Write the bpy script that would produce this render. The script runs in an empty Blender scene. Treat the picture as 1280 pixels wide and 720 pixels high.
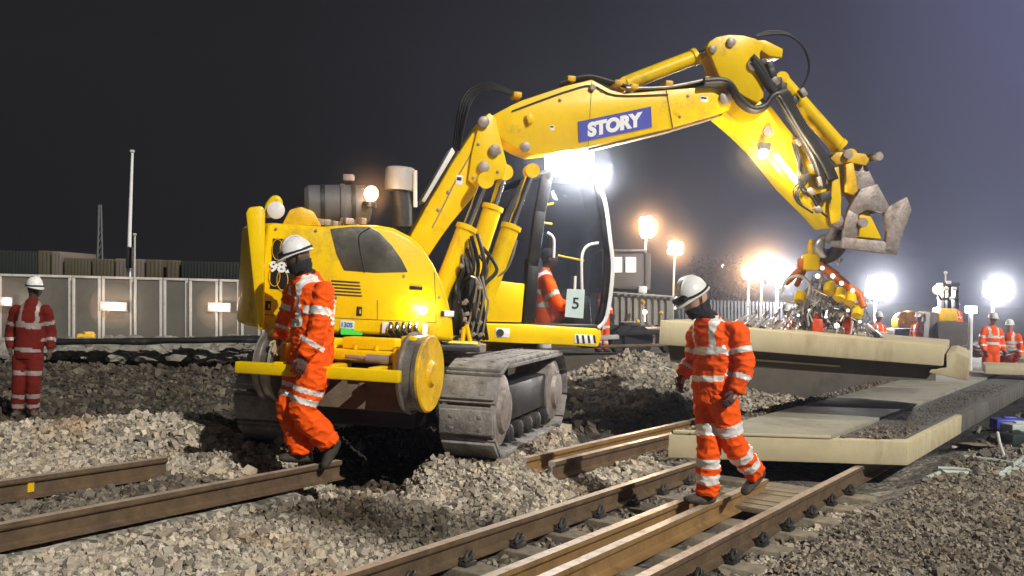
import bpy, bmesh, math, random
import numpy as np
from mathutils import Vector, Matrix, noise
random.seed(7)
np.random.seed(7)
R = math.radians
V = Vector
scn = bpy.context.scene
COL = scn.collection

# ---------------------------------------------------------------- camera
F, HCAM, ROLL, HC = 1250.0, 1.68, R(2.0), 361.5
PITCH = math.atan((HC - 360) / F)
CR, SR, CP, SP = math.cos(ROLL), math.sin(ROLL), math.cos(PITCH), math.sin(PITCH)


def ray(px, py):
    u, v = (px - 640) / F, -(py - 360) / F
    u2, v2 = CR * u - SR * v, SR * u + CR * v
    return V((u2, CP - v2 * SP, SP + v2 * CP))


EYE = V((0, 0, HCAM))


def gz(px, py, z=0.0):
    r = ray(px, py)
    return EYE + r * ((z - HCAM) / r.z)


def gy(px, py, y):
    r = ray(px, py)
    return EYE + r * (y / r.y)


def topx(p):
    q = V(p) - EYE
    y = q.y * CP + q.z * SP
    v = -q.y * SP + q.z * CP
    u, v = q.x / y, v / y
    u, v = CR * u + SR * v, -SR * u + CR * v
    return 640 + u * F, 360 - v * F


cam_d = bpy.data.cameras.new('camera')
cam = bpy.data.objects.new('camera', cam_d)
COL.objects.link(cam)
cam_d.sensor_width = 36.0
cam_d.lens = 36.0 * F / 1280.0
cam_d.clip_start, cam_d.clip_end = 0.05, 3000
fw = V((0, CP, SP))
rt, up = V((1, 0, 0)), V((0, -SP, CP))
right = rt * CR + up * SR
upv = -rt * SR + up * CR
cam.matrix_world = Matrix(((right.x, upv.x, -fw.x, 0), (right.y, upv.y, -fw.y, 0), (right.z, upv.z, -fw.z, HCAM), (0, 0, 0, 1)))
scn.camera = cam

# track axes: TD along the rails, TN across them
TH = R(33.12)
TD, TN = V((math.sin(TH), math.cos(TH), 0)), V((math.cos(TH), -math.sin(TH), 0))


def nd(n, d, z=0.0):
    return TN * n + TD * d + V((0, 0, z))


# ---------------------------------------------------------------- materials
def _new(name):
    m = bpy.data.materials.new(name)
    m.use_nodes = True
    nt = m.node_tree
    return m, nt, nt.nodes['Principled BSDF']


def mat(name, col, rough=0.6, metal=0.0, var=0.35, scale=6.0, dirt=None, dirt_amt=0.5, bump=0.0, bscale=40.0, spec=0.5, stretch=None, streak=0.0, coat=0.0):
    """painted / raw surface: base colour broken up by two noises, dirt layer, bump"""
    m, nt, b = _new(name)
    N, L = nt.nodes.new, nt.links.new
    tc = N('ShaderNodeTexCoord')
    mp = N('ShaderNodeMapping')
    L(tc.outputs['Object'], mp.inputs[0])
    if stretch:
        mp.inputs['Scale'].default_value = stretch
    n1 = N('ShaderNodeTexNoise'); n1.inputs['Scale'].default_value = scale; n1.inputs['Detail'].default_value = 8; n1.inputs['Roughness'].default_value = 0.65
    L(mp.outputs[0], n1.inputs['Vector'])
    rp = N('ShaderNodeMapRange'); rp.inputs[1].default_value = 0.25; rp.inputs[2].default_value = 0.75
    rp.inputs[3].default_value = 1 - var; rp.inputs[4].default_value = 1 + var * 0.5
    L(n1.outputs['Fac'], rp.inputs[0])
    mul = N('ShaderNodeMix'); mul.data_type = 'RGBA'; mul.blend_type = 'MULTIPLY'; mul.inputs[0].default_value = 1
    mul.inputs[6].default_value = (*col, 1)
    L(rp.outputs[0], mul.inputs[7])
    out = mul.outputs[2]
    if dirt:
        n2 = N('ShaderNodeTexNoise'); n2.inputs['Scale'].default_value = scale * 0.45; n2.inputs['Detail'].default_value = 12; n2.inputs['Roughness'].default_value = 0.75
        mp2 = N('ShaderNodeMapping'); L(tc.outputs['Object'], mp2.inputs[0])
        if streak:
            mp2.inputs['Scale'].default_value = (1, 1, streak)
        L(mp2.outputs[0], n2.inputs['Vector'])
        r2 = N('ShaderNodeMapRange'); r2.inputs[1].default_value = 0.62 - dirt_amt * 0.3; r2.inputs[2].default_value = 0.74
        L(n2.outputs['Fac'], r2.inputs[0])
        mx = N('ShaderNodeMix'); mx.data_type = 'RGBA'; L(r2.outputs[0], mx.inputs[0]); L(out, mx.inputs[6]); mx.inputs[7].default_value = (*dirt, 1)
        out = mx.outputs[2]
        rr = N('ShaderNodeMapRange'); L(r2.outputs[0], rr.inputs[0]); rr.inputs[3].default_value = rough; rr.inputs[4].default_value = min(1, rough + 0.35)
        L(rr.outputs[0], b.inputs['Roughness'])
    else:
        b.inputs['Roughness'].default_value = rough
    L(out, b.inputs['Base Color'])
    b.inputs['Metallic'].default_value = metal
    b.inputs['Specular IOR Level'].default_value = spec
    b.inputs['Coat Weight'].default_value = coat
    if bump:
        n3 = N('ShaderNodeTexNoise'); n3.inputs['Scale'].default_value = bscale; n3.inputs['Detail'].default_value = 6
        L(mp.outputs[0], n3.inputs['Vector'])
        bp = N('ShaderNodeBump'); bp.inputs['Strength'].default_value = bump; bp.inputs['Distance'].default_value = 0.02
        L(n3.outputs['Fac'], bp.inputs['Height']); L(bp.outputs[0], b.inputs['Normal'])
    return m


def emit(name, col, s):
    m, nt, b = _new(name)
    nt.nodes.remove(b)
    e = nt.nodes.new('ShaderNodeEmission')
    e.inputs[0].default_value = (*col, 1); e.inputs[1].default_value = s
    nt.links.new(e.outputs[0], nt.nodes['Material Output'].inputs[0])
    return m


def glass(name, tint, refl=0.12, opac=0.0):
    m, nt, b = _new(name)
    N, L = nt.nodes.new, nt.links.new
    nt.nodes.remove(b)
    tr = N('ShaderNodeBsdfTransparent'); tr.inputs[0].default_value = (*tint, 1)
    gl = N('ShaderNodeBsdfGlossy'); gl.inputs['Roughness'].default_value = 0.06
    df = N('ShaderNodeBsdfDiffuse'); df.inputs[0].default_value = (0.25, 0.26, 0.28, 1)
    fr = N('ShaderNodeLayerWeight'); fr.inputs[0].default_value = 0.5
    p4 = N('ShaderNodeMath'); p4.operation = 'POWER'; L(fr.outputs['Facing'], p4.inputs[0]); p4.inputs[1].default_value = 5
    ad = N('ShaderNodeMath'); ad.operation = 'MULTIPLY_ADD'; L(p4.outputs[0], ad.inputs[0]); ad.inputs[1].default_value = 0.6; ad.inputs[2].default_value = refl * 0.35
    nz = N('ShaderNodeTexNoise'); nz.inputs['Scale'].default_value = 3; nz.inputs['Detail'].default_value = 8
    mo = N('ShaderNodeMath'); mo.operation = 'MULTIPLY'; L(nz.outputs['Fac'], mo.inputs[0]); mo.inputs[1].default_value = opac * 2
    m1 = N('ShaderNodeMixShader'); L(ad.outputs[0], m1.inputs[0]); L(tr.outputs[0], m1.inputs[1]); L(gl.outputs[0], m1.inputs[2])
    m2 = N('ShaderNodeMixShader'); L(mo.outputs[0], m2.inputs[0]); L(m1.outputs[0], m2.inputs[1]); L(df.outputs[0], m2.inputs[2])
    L(m2.outputs[0], nt.nodes['Material Output'].inputs[0])
    return m


GRIME = (0.055, 0.045, 0.035)
M = {}
M['yellow'] = mat('yellow_paint', (0.90, 0.60, 0.0), 0.34, spec=0.35, var=0.14, scale=3, dirt=(0.30, 0.17, 0.03), dirt_amt=0.27, bump=0.06, bscale=60, coat=0.08)
M['yellow_dirty'] = mat('worn_yellow_paint', (0.84, 0.50, 0.005), 0.45, var=0.25, scale=7, dirt=(0.13, 0.09, 0.05), dirt_amt=0.42, bump=0.15, bscale=50)
M['tank'] = mat('dusty_grey_tank', (0.10, 0.10, 0.11), 0.55, var=0.25, dirt=(0.17, 0.16, 0.15), dirt_amt=0.25)
M['silver'] = mat('silver_paint', (0.52, 0.50, 0.50), 0.4, 0.2, var=0.2, dirt=(0.25, 0.22, 0.2), dirt_amt=0.25)
M['dark'] = mat('dark_steel', (0.035, 0.035, 0.038), 0.5, 0.3, var=0.4, dirt=(0.10, 0.085, 0.07), dirt_amt=0.35, bump=0.1)
M['black'] = mat('black_plastic', (0.012, 0.012, 0.014), 0.38, var=0.3, dirt=(0.05, 0.045, 0.04), dirt_amt=0.2)
M['rubber'] = mat('hose_rubber', (0.014, 0.014, 0.016), 0.45, var=0.4, dirt=(0.06, 0.055, 0.05), dirt_amt=0.25, bump=0.1)
M['chrome'] = mat('polished_rod', (0.75, 0.75, 0.76), 0.14, 1.0, var=0.1)
M['steel'] = mat('bare_steel', (0.42, 0.40, 0.38), 0.4, 0.8, var=0.4, dirt=(0.12, 0.09, 0.06), dirt_amt=0.4)
M['worn'] = mat('worn_grey_steel', (0.36, 0.31, 0.29), 0.5, 0.35, var=0.4, scale=12, dirt=(0.13, 0.10, 0.08), dirt_amt=0.45, bump=0.25, bscale=30)
M['shoe'] = mat('muddy_track_shoe', (0.30, 0.29, 0.285), 0.8, 0.1, var=0.45, scale=9, dirt=(0.09, 0.08, 0.07), dirt_amt=0.5, bump=0.35, bscale=45)
M['brown_plate'] = mat('muddy_brown_plate', (0.16, 0.12, 0.085), 0.75, 0.1, var=0.4, scale=5, dirt=(0.07, 0.055, 0.045), dirt_amt=0.4, bump=0.2)
M['tan'] = mat('tan_plate', (0.36, 0.25, 0.15), 0.7, 0.0, var=0.35, scale=6, dirt=(0.12, 0.09, 0.06), dirt_amt=0.4)
M['rail_side'] = mat('rusted_rail', (0.17, 0.115, 0.07), 0.62, 0.35, var=0.45, scale=7, dirt=(0.055, 0.042, 0.035), dirt_amt=0.45, bump=0.2, bscale=60)
M['rail_gold'] = mat('fresh_rust_rail', (0.34, 0.21, 0.09), 0.5, 0.3, var=0.35, scale=6, dirt=(0.13, 0.085, 0.05), dirt_amt=0.3, bump=0.15, bscale=60)
M['rail_top'] = mat('worn_rail_head', (0.62, 0.50, 0.40), 0.36, 0.25, var=0.3, scale=14, dirt=(0.2, 0.13, 0.08), dirt_amt=0.35)
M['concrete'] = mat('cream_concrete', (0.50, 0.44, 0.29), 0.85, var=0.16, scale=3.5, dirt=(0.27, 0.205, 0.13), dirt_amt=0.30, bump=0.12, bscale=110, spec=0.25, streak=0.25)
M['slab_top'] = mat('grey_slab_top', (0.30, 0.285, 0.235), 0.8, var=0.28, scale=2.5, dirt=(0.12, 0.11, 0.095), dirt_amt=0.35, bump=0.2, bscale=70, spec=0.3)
M['slab_side'] = mat('dark_slab_side', (0.12, 0.115, 0.105), 0.9, var=0.35, scale=2.5, dirt=(0.07, 0.065, 0.06), dirt_amt=0.4, bump=0.2)  # darker flank colour for the two rear slabs
M['slab_dark'] = mat('dark_wall_and_slab_shade', (0.10, 0.085, 0.07), 0.9, var=0.3, scale=4, dirt=(0.05, 0.045, 0.04), dirt_amt=0.3, bump=0.2)  # shade below the lifted slab painted in; also the plain dark wall and skip
M['grit'] = mat('dark_grit', (0.12, 0.115, 0.11), 0.95, var=0.5, scale=9, dirt=(0.17, 0.16, 0.14), dirt_amt=0.3, bump=0.7, bscale=120)
M['glint'] = emit('emissive_glint', (1, .95, .9), 2.2)  # self-lit discs standing in for glints on the lifting gear
M['orange_paint'] = mat('orange_paint', (0.66, 0.17, 0.03), 0.45, var=0.3, dirt=(0.25, 0.09, 0.04), dirt_amt=0.3)
M['sleeper'] = mat('sleeper_concrete', (0.27, 0.235, 0.175), 0.85, var=0.35, scale=6, dirt=(0.075, 0.06, 0.045), dirt_amt=0.5, bump=0.3, bscale=50)
M['timber'] = mat('weathered_timber', (0.30, 0.245, 0.165), 0.8, var=0.4, scale=5, dirt=(0.10, 0.085, 0.06), dirt_amt=0.4, bump=0.3, stretch=(1, 8, 8))
M['orange'] = mat('orange_hi_vis_cloth', (0.97, 0.108, 0.004), 0.75, var=0.16, scale=7, dirt=(0.50, 0.05, 0.010), dirt_amt=0.38, bump=0.25, bscale=90, spec=0.2)
M['red'] = mat('dimmed_red_hi_vis_cloth', (0.13, 0.010, 0.007), 0.8, var=0.3, scale=5, dirt=(0.10, 0.016, 0.012), dirt_amt=0.45, bump=0.25, bscale=90, spec=0.2)  # red darkened in place of weak light on the far man
M['tape'] = mat('reflective_tape', (0.80, 0.78, 0.77), 0.35, 0.1, var=0.14, scale=14, dirt=(0.5, 0.46, 0.44), dirt_amt=0.25)
M['tape_dim'] = mat('dimmed_reflective_tape', (0.30, 0.24, 0.23), 0.5, 0.1, var=0.2, scale=14)  # tape darkened along with the far man's painted dimness
M['skin'] = mat('skin', (0.50, 0.30, 0.21), 0.55, var=0.15, scale=12)
M['skin_shade'] = mat('shaded_skin', (0.10, 0.058, 0.045), 0.6, var=0.2, scale=12)  # face shade painted into the skin colour
M['snood'] = mat('black_snood', (0.016, 0.014, 0.018), 0.85, var=0.3, bump=0.3)
M['glove'] = mat('dark_work_glove', (0.10, 0.05, 0.045), 0.8, var=0.35, bump=0.3)
M['glove_pale'] = mat('pale_work_glove', (0.36, 0.27, 0.17), 0.8, var=0.3, bump=0.3)
M['boot'] = mat('muddy_work_boot', (0.055, 0.045, 0.036), 0.7, var=0.4, dirt=(0.17, 0.13, 0.09), dirt_amt=0.4, bump=0.3)
M['helmet'] = mat('white_helmet_shell', (0.78, 0.78, 0.79), 0.28, var=0.08, scale=9, dirt=(0.5, 0.48, 0.45), dirt_amt=0.12)
M['white'] = mat('white_paint', (0.75, 0.75, 0.76), 0.4, var=0.12, dirt=(0.45, 0.42, 0.38), dirt_amt=0.2)
M['fence_panel'] = mat('dull_acoustic_panel', (0.125, 0.12, 0.11), 0.4, var=0.28, scale=2.0, dirt=(0.06, 0.055, 0.05), dirt_amt=0.35, bump=0.1, bscale=8)
M['fence_frame'] = mat('pale_fence_frame', (0.50, 0.49, 0.48), 0.5, var=0.2, dirt=(0.28, 0.26, 0.24), dirt_amt=0.25)
M['bag'] = mat('dusty_rubble', (0.25, 0.235, 0.205), 0.9, var=0.5, scale=4, dirt=(0.07, 0.07, 0.06), dirt_amt=0.45, bump=0.6, bscale=18)
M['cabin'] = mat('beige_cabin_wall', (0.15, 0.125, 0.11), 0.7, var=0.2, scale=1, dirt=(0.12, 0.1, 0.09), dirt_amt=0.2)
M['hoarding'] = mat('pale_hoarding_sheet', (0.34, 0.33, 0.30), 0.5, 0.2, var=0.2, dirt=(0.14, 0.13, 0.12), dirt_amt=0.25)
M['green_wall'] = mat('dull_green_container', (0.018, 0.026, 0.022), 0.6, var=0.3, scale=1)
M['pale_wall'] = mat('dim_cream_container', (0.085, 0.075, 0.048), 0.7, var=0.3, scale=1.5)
M['glass'] = glass('cab_glass', (0.88, 0.90, 0.93), 0.12, 0.02)
M['smoke_glass'] = mat('smoked_cover', (0.085, 0.085, 0.075), 0.3, var=0.5, scale=4, dirt=(0.22, 0.2, 0.16), dirt_amt=0.3)
M['blue'] = mat('blue_sign_panel', (0.05, 0.06, 0.42), 0.4, var=0.08)
M['sign_white'] = mat('white_lettering', (0.8, 0.82, 0.86), 0.5, var=0.06)
M['sheet'] = mat('pale_blue_sheet', (0.55, 0.68, 0.70), 0.6, var=0.08)
M['ink'] = mat('black_ink', (0.01, 0.01, 0.01), 0.6, var=0.1)
M['green_sign'] = mat('bright_green_sticker', (0.06, 0.75, 0.09), 0.5, var=0.1)
M['pale_tube'] = mat('pale_green_tube', (0.46, 0.54, 0.50), 0.45, var=0.2, dirt=(0.25, 0.25, 0.22), dirt_amt=0.3)
M['chain'] = mat('galvanised_chain', (0.62, 0.62, 0.65), 0.3, 0.7, var=0.3)
M['red_paint'] = mat('red_orange_paint', (0.62, 0.07, 0.02), 0.5, var=0.25, dirt=(0.2, 0.06, 0.03), dirt_amt=0.3)
M['blue_cloth'] = mat('dark_cloth', (0.02, 0.02, 0.03), 0.9, var=0.3)
M['leaf'] = mat('dark_leaves', (0.010, 0.010, 0.005), 0.8, var=0.5)
M['bark'] = mat('bark', (0.05, 0.04, 0.03), 0.9, var=0.4)
M['lens_cool'] = emit('floodlight_lens_cool', (0.93, 0.96, 1.0), 26)
M['lens_warm'] = emit('floodlight_lens_warm', (1.0, 0.83, 0.60), 22)
M['lens_amber'] = emit('amber_lens', (1.0, 0.52, 0.16), 14)
M['lens_small'] = emit('small_lamp_lens', (1.0, 0.80, 0.66), 10)
M['window_lit'] = emit('lit_window', (1.0, 0.90, 0.72), 2.4)


# ---------------------------------------------------------------- mesh builder
class MB:
    def __init__(self):
        self.bm = bmesh.new()

    def box(self, c, size, rot=None, bevel=0.0):
        t = bmesh.new()
        bmesh.ops.create_cube(t, size=1)
        for v in t.verts:
            v.co = V((v.co.x * size[0], v.co.y * size[1], v.co.z * size[2]))
        if bevel:
            bmesh.ops.bevel(t, geom=t.edges[:], offset=bevel, segments=2, affect='EDGES', profile=0.5)
        for v in t.verts:
            v.co = (rot @ v.co if rot else v.co) + V(c)
        self._add(t)
        return self

    def _add(self, t):
        me = bpy.data.meshes.new('tmp')
        t.to_mesh(me); t.free()
        self.bm.from_mesh(me)
        bpy.data.meshes.remove(me)

    def prism(self, pts, vec, bevel=0.0, seg=2):
        t = bmesh.new()
        vs = [t.verts.new(V(p)) for p in pts]
        f = t.faces.new(vs)
        r = bmesh.ops.extrude_face_region(t, geom=[f])
        for g in r['geom']:
            if isinstance(g, bmesh.types.BMVert):
                g.co += V(vec)
        bmesh.ops.recalc_face_normals(t, faces=t.faces)
        if bevel:
            ed = [e for e in t.edges if len(e.link_faces) == 2 and e.calc_face_angle() > R(28)]
            bmesh.ops.bevel(t, geom=ed, offset=bevel, segments=seg, affect='EDGES', profile=0.5, clamp_overlap=True)
        self._add(t)
        return self

    def tube(self, pts, r, n=10, smooth=0, cap=True, flat=None):
        pts = [V(p) for p in pts]
        rr = r if isinstance(r, (list, tuple)) else [r] * len(pts)
        if smooth:
            pts, rr = spline(pts, rr, smooth)
        t = self.bm
        rings = []
        prev = None
        for i, p in enumerate(pts):
            tg = (pts[min(i + 1, len(pts) - 1)] - pts[max(i - 1, 0)])
            tg.normalize()
            if prev is None:
                a = V((0, 0, 1)) if abs(tg.z) < 0.9 else V((1, 0, 0))
                u = tg.cross(a).normalized()
            else:
                u = (prev - tg * prev.dot(tg)).normalized()
            prev = u
            w = tg.cross(u)
            rings.append([t.verts.new(p + (u * math.cos(2 * math.pi * k / n) + w * math.sin(2 * math.pi * k / n)) * rr[i]) for k in range(n)])
        for a, b in zip(rings, rings[1:]):
            for k in range(n):
                t.faces.new((a[k], a[(k + 1) % n], b[(k + 1) % n], b[k]))
        if cap:
            t.faces.new(rings[0][::-1]); t.faces.new(rings[-1])
        return self

    def loft(self, rings):
        """rings: list of (centre, axis_a, axis_b) half-axis vectors; closed ends"""
        t = self.bm
        n = 20
        rs = []
        for c, a, b in rings:
            rs.append([t.verts.new(V(c) + V(a) * math.cos(2 * math.pi * k / n) + V(b) * math.sin(2 * math.pi * k / n)) for k in range(n)])
        for a, b in zip(rs, rs[1:]):
            for k in range(n):
                t.faces.new((a[k], a[(k + 1) % n], b[(k + 1) % n], b[k]))
        t.faces.new(rs[0][::-1]); t.faces.new(rs[-1])
        return self

    def lathe(self, prof, o, ax, n=24):
        """prof: list of (along, radius)"""
        o, ax = V(o), V(ax).normalized()
        a = V((0, 0, 1)) if abs(ax.z) < 0.9 else V((1, 0, 0))
        u = ax.cross(a).normalized(); w = ax.cross(u)
        t = self.bm
        rs = []
        for h, r in prof:
            rs.append([t.verts.new(o + ax * h + (u * math.cos(2 * math.pi * k / n) + w * math.sin(2 * math.pi * k / n)) * max(r, 1e-4)) for k in range(n)])
        for a, b in zip(rs, rs[1:]):
            for k in range(n):
                t.faces.new((a[k], a[(k + 1) % n], b[(k + 1) % n], b[k]))
        t.faces.new(rs[0][::-1]); t.faces.new(rs[-1])
        return self

    def ball(self, c, r, sub=2):
        t = bmesh.new()
        bmesh.ops.create_icosphere(t, subdivisions=sub, radius=1)
        r = r if isinstance(r, (tuple, list)) else (r, r, r)
        for v in t.verts:
            v.co = V((v.co.x * r[0], v.co.y * r[1], v.co.z * r[2])) + V(c)
        self._add(t)
        return self

    def build(self, name, m, parent=None, loc=None, sharp=35):
        me = bpy.data.meshes.new(name)
        bmesh.ops.recalc_face_normals(self.bm, faces=self.bm.faces)
        if loc is None:
            loc = V((0, 0, 0))
        root = parent
        while root is not None and root.parent is not None:
            root = root.parent
        off = root.location.copy() if root is not None else V(loc)
        for v in self.bm.verts:
            v.co -= off
        self.bm.to_mesh(me); self.bm.free()
        for k in (m if isinstance(m, (list, tuple)) else [m]):
            me.materials.append(k)
        finish(me, sharp)
        o = bpy.data.objects.new(name, me)
        COL.objects.link(o)
        if parent is not None:
            o.parent = parent
        else:
            o.location = off
        return o


def finish(me, sharp=35):
    me.polygons.foreach_set('use_smooth', [True] * len(me.polygons))
    me.set_sharp_from_angle(angle=R(sharp))


def spline(pts, rr, k):
    P, Q = [], []
    n = len(pts)
    for i in range(n - 1):
        p0, p1, p2, p3 = pts[max(i - 1, 0)], pts[i], pts[i + 1], pts[min(i + 2, n - 1)]
        for j in range(k):
            t = j / k
            P.append(0.5 * ((2 * p1) + (p2 - p0) * t + (2 * p0 - 5 * p1 + 4 * p2 - p3) * t * t + (3 * p1 - p0 - 3 * p2 + p3) * t ** 3))
            Q.append(rr[i] * (1 - t) + rr[i + 1] * t)
    P.append(pts[-1]); Q.append(rr[-1])
    return P, Q


def tag(o, label=None, cat=None, group=None, kind=None):
    if label: o['label'] = label
    if cat: o['category'] = cat
    if group: o['group'] = group
    if kind: o['kind'] = kind
    return o


def thing(name, loc, label, cat, group=None):
    o = bpy.data.objects.new(name, None)
    o.empty_display_size = 0.2
    COL.objects.link(o)
    o.location = V(loc)
    return tag(o, label, cat, group)


def copy_tree(o, loc, label=None):
    def rec(a, par):
        c = a.copy(); COL.objects.link(c)
        if par is not None: c.parent = par
        for ch in [x for x in bpy.data.objects if x.parent == a]:
            rec(ch, c)
        return c
    r = rec(o, None)
    r.location = V(loc)
    if label: r['label'] = label
    return r


def text_mesh(name, s, size, origin, xdir, ydir, m, parent, bold=0.0, shear=0.0, depth=0.004, width=None):
    cu = bpy.data.curves.new('t', 'FONT')
    cu.body = s; cu.size = size; cu.align_x = 'CENTER'; cu.align_y = 'CENTER'
    cu.offset = bold; cu.shear = shear; cu.extrude = depth / 2
    ob = bpy.data.objects.new('t', cu)
    COL.objects.link(ob)
    bpy.context.view_layer.update()
    me = bpy.data.meshes.new_from_object(ob.evaluated_get(bpy.context.evaluated_depsgraph_get()))
    bpy.data.objects.remove(ob); bpy.data.curves.remove(cu)
    xd, yd = V(xdir).normalized(), V(ydir).normalized()
    zd = xd.cross(yd)
    xs = [v.co.x for v in me.vertices]; ys = [v.co.y for v in me.vertices]
    cx, cy = (min(xs) + max(xs)) / 2, (min(ys) + max(ys)) / 2
    k = width / (max(xs) - min(xs)) if width else 1
    kh = size / (max(ys) - min(ys))
    root = parent
    while root.parent is not None: root = root.parent
    for v in me.vertices:
        v.co = V(origin) + xd * (v.co.x - cx) * k + yd * (v.co.y - cy) * kh + zd * v.co.z - root.location
    me.materials.clear(); me.materials.append(m)
    o = bpy.data.objects.new(name, me)
    COL.objects.link(o); o.parent = parent
    return o


# ---------------------------------------------------------------- ground
def pt(px, py, z): 
    p = gz(px, py, z)
    return np.array([p.x, p.y])


def smooth01(t):
    t = np.clip(t, 0, 1)
    return t * t * (3 - 2 * t)


def segdist(x, y, a, b):
    ax, ay = a; bx, by = b
    dx, dy = bx - ax, by - ay
    t = np.clip(((x - ax) * dx + (y - ay) * dy) / (dx * dx + dy * dy), 0, 1)
    return np.hypot(x - ax - t * dx, y - ay - t * dy), t


CREST = [(-5.9, 9.8, .12), (-4.75, 9.95, .16), (-3.95, 10.15, .23), (-3.3, 10.2, .24), (-2.6, 9.75, .12), (-1.75, 9.25, .02), (-0.9, 9.0, .0), (0.0, 8.75, -.03), (1.0, 9.9, -.035), (2.0, 11.4, -.05)]
SC = V((-0.95, 10.5, 0.13))


def vnoise(x, y, s, seed=0.0):
    # cheap smooth pseudo noise
    return (np.sin(x * s * 1.7 + seed + 1.3 * np.sin(y * s * 1.1 + seed)) * np.cos(y * s * 1.9 - seed + 1.1 * np.sin(x * s * 0.9)) * 0.6 +
            0.4 * np.sin((x * 0.8 + y) * s * 3.1 + seed * 2) * np.sin((y * 0.7 - x) * s * 2.7 + 1.7))


def height(x, y):
    x = np.asarray(x, float); y = np.asarray(y, float)
    n = x * TN.x + y * TN.y
    d = x * TD.x + y * TD.y
    z = np.full(x.shape, -0.235)
    # right cess
    z = np.where(n > -2.45, -0.235 + 0.10 * smooth01((n + 2.45) / 0.5), z)
    # six-foot ridge between the two tracks
    z += 0.17 * np.exp(-((n + 5.3) / 0.62) ** 2) * (1 - smooth01((d - 8.5) / 2.0))
    # left track bed (raised)
    lt = smooth01((-5.5 - n) / 0.5) * (1 - smooth01((-9.2 - n) / 0.8))
    z = np.maximum(z, -0.30 + 0.245 * lt)
    # heap of loose ballast past the cut rails
    for (a, b) in zip(CREST, CREST[1:]):
        dist, t = segdist(x, y, a[:2], b[:2])
        h = a[2] * (1 - t) + b[2] * t
        hh = (h + 0.235) * np.exp(-(dist / 0.62) ** 2) - 0.235
        z = np.maximum(z, hh + 0.02 * vnoise(x, y, 3.0, 2))
    # firm pad under the excavator
    r = np.hypot((x - SC.x), (y - SC.y))
    pu = (x - SC.x) * math.sin(R(15.5)) + (y - SC.y) * math.cos(R(15.5))
    pv = (x - SC.x) * math.cos(R(15.5)) - (y - SC.y) * math.sin(R(15.5))
    pad = (1 - smooth01((np.abs(pv) - 1.32) / .22)) * (1 - smooth01((np.abs(pu) - 1.35) / .5))
    z = z * (1 - pad) + (SC.z - 0.01) * pad
    u_ = (x - SC.x) * math.sin(R(15.5)) + (y - SC.y) * math.cos(R(15.5))
    v_ = (x - SC.x) * math.cos(R(15.5)) - (y - SC.y) * math.sin(R(15.5))
    dip = (1 - smooth01((np.abs(v_) - .30) / .45)) * (1 - smooth01((np.abs(u_ + .3) - 1.75) / .3))  # hollow added between the tracks to deepen the shade
    z = z - dip * 0.36
    # dug-out dark ground behind
    back = smooth01((y - 11.3) / 1.2) * (1 - smooth01((r - 2.4) / -0.4)) if False else smooth01((y - 11.6) / 1.0)
    # bank on the left rising towards the fence
    bank = smooth01((y - 14.5) / 7.0) * smooth01((-1.0 - x) / 2.0)
    z += bank * 0.22
    # mounds of pale ballast behind the excavator on the right
    for (mx, my, a, sx, sy) in ((1.9, 16.2, .62, 1.0, .9), (1.1, 15.2, .30, 1.0, .7), (3.2, 16.0, .34, 1.2, .8), (4.6, 16.6, .22, 1.2, .8), (2.5, 14.9, .22, 1.6, .6)):
        z += a * np.exp(-((x - mx) / sx) ** 2 - ((y - my) / sy) ** 2)
    near = 1 - smooth01((y - 22) / 10)
    z += near * (0.022 * vnoise(x, y, 2.1) + 0.012 * vnoise(x, y, 5.3, 4))
    return z


def darkness(x, y):
    """0 = clean pale ballast, 1 = blackest, by dark soil and painted shade"""
    x = np.asarray(x, float); y = np.asarray(y, float)
    n = x * TN.x + y * TN.y
    d = x * TD.x + y * TD.y
    k = np.zeros(x.shape)
    # shadow band painted across the six-foot, over finer dark stone
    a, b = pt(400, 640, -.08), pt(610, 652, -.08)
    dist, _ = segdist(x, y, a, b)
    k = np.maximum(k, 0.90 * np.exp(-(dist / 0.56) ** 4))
    # four-foot and right-hand cess: brown fines
    k = np.maximum(k, np.where((n > -4.2) & (n < -2.4), 0.6, 0))
    k = np.maximum(k, 0.50 * smooth01((n + 2.4) / 0.3) * (0.55 + 0.45 * smooth01((d - 6.3) / 1.2)))
    k = np.maximum(k, 0.6 * np.exp(-(np.hypot(x - 4.6, y - 8.2) / 1.2) ** 2))
    # under left track rails
    k = np.maximum(k, np.where((n < -6.3) & (n > -7.1) & (d < 5.8), 0.75, 0))
    # dark soil in the back, also painting in light fall-off, except the pale mounds
    m = 0
    for (mx, my, sx, sy) in ((1.9, 16.0, 1.5, 1.3), (3.4, 15.6, 2.2, 1.0), (1.2, 15.0, 1.0, .8), (5.2, 16.5, 2.2, 1.2)):
        m = np.maximum(m, np.exp(-(((x - mx) / sx) ** 2 + ((y - my) / sy) ** 2) ** 2))
    bk = smooth01((y - 10.75 - 0.25 * np.maximum(x + 1, 0)) / 0.5)
    k = np.maximum(k, bk * (1 - 0.88 * m) * 0.95)
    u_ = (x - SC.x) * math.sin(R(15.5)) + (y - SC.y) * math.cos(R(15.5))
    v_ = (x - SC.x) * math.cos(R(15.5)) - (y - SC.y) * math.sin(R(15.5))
    k = np.maximum(k, 1.0 * (1 - smooth01((np.abs(v_) - 1.15) / .25)) * (1 - smooth01((np.abs(u_ - .1) - 1.35) / .2)))  # shade under the machine painted black into the ground
    k = np.clip(k + 0.13 * vnoise(x, y, 2.6, 5) + 0.06 * vnoise(x, y, 6.5, 1), 0, 1)
    return k


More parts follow.
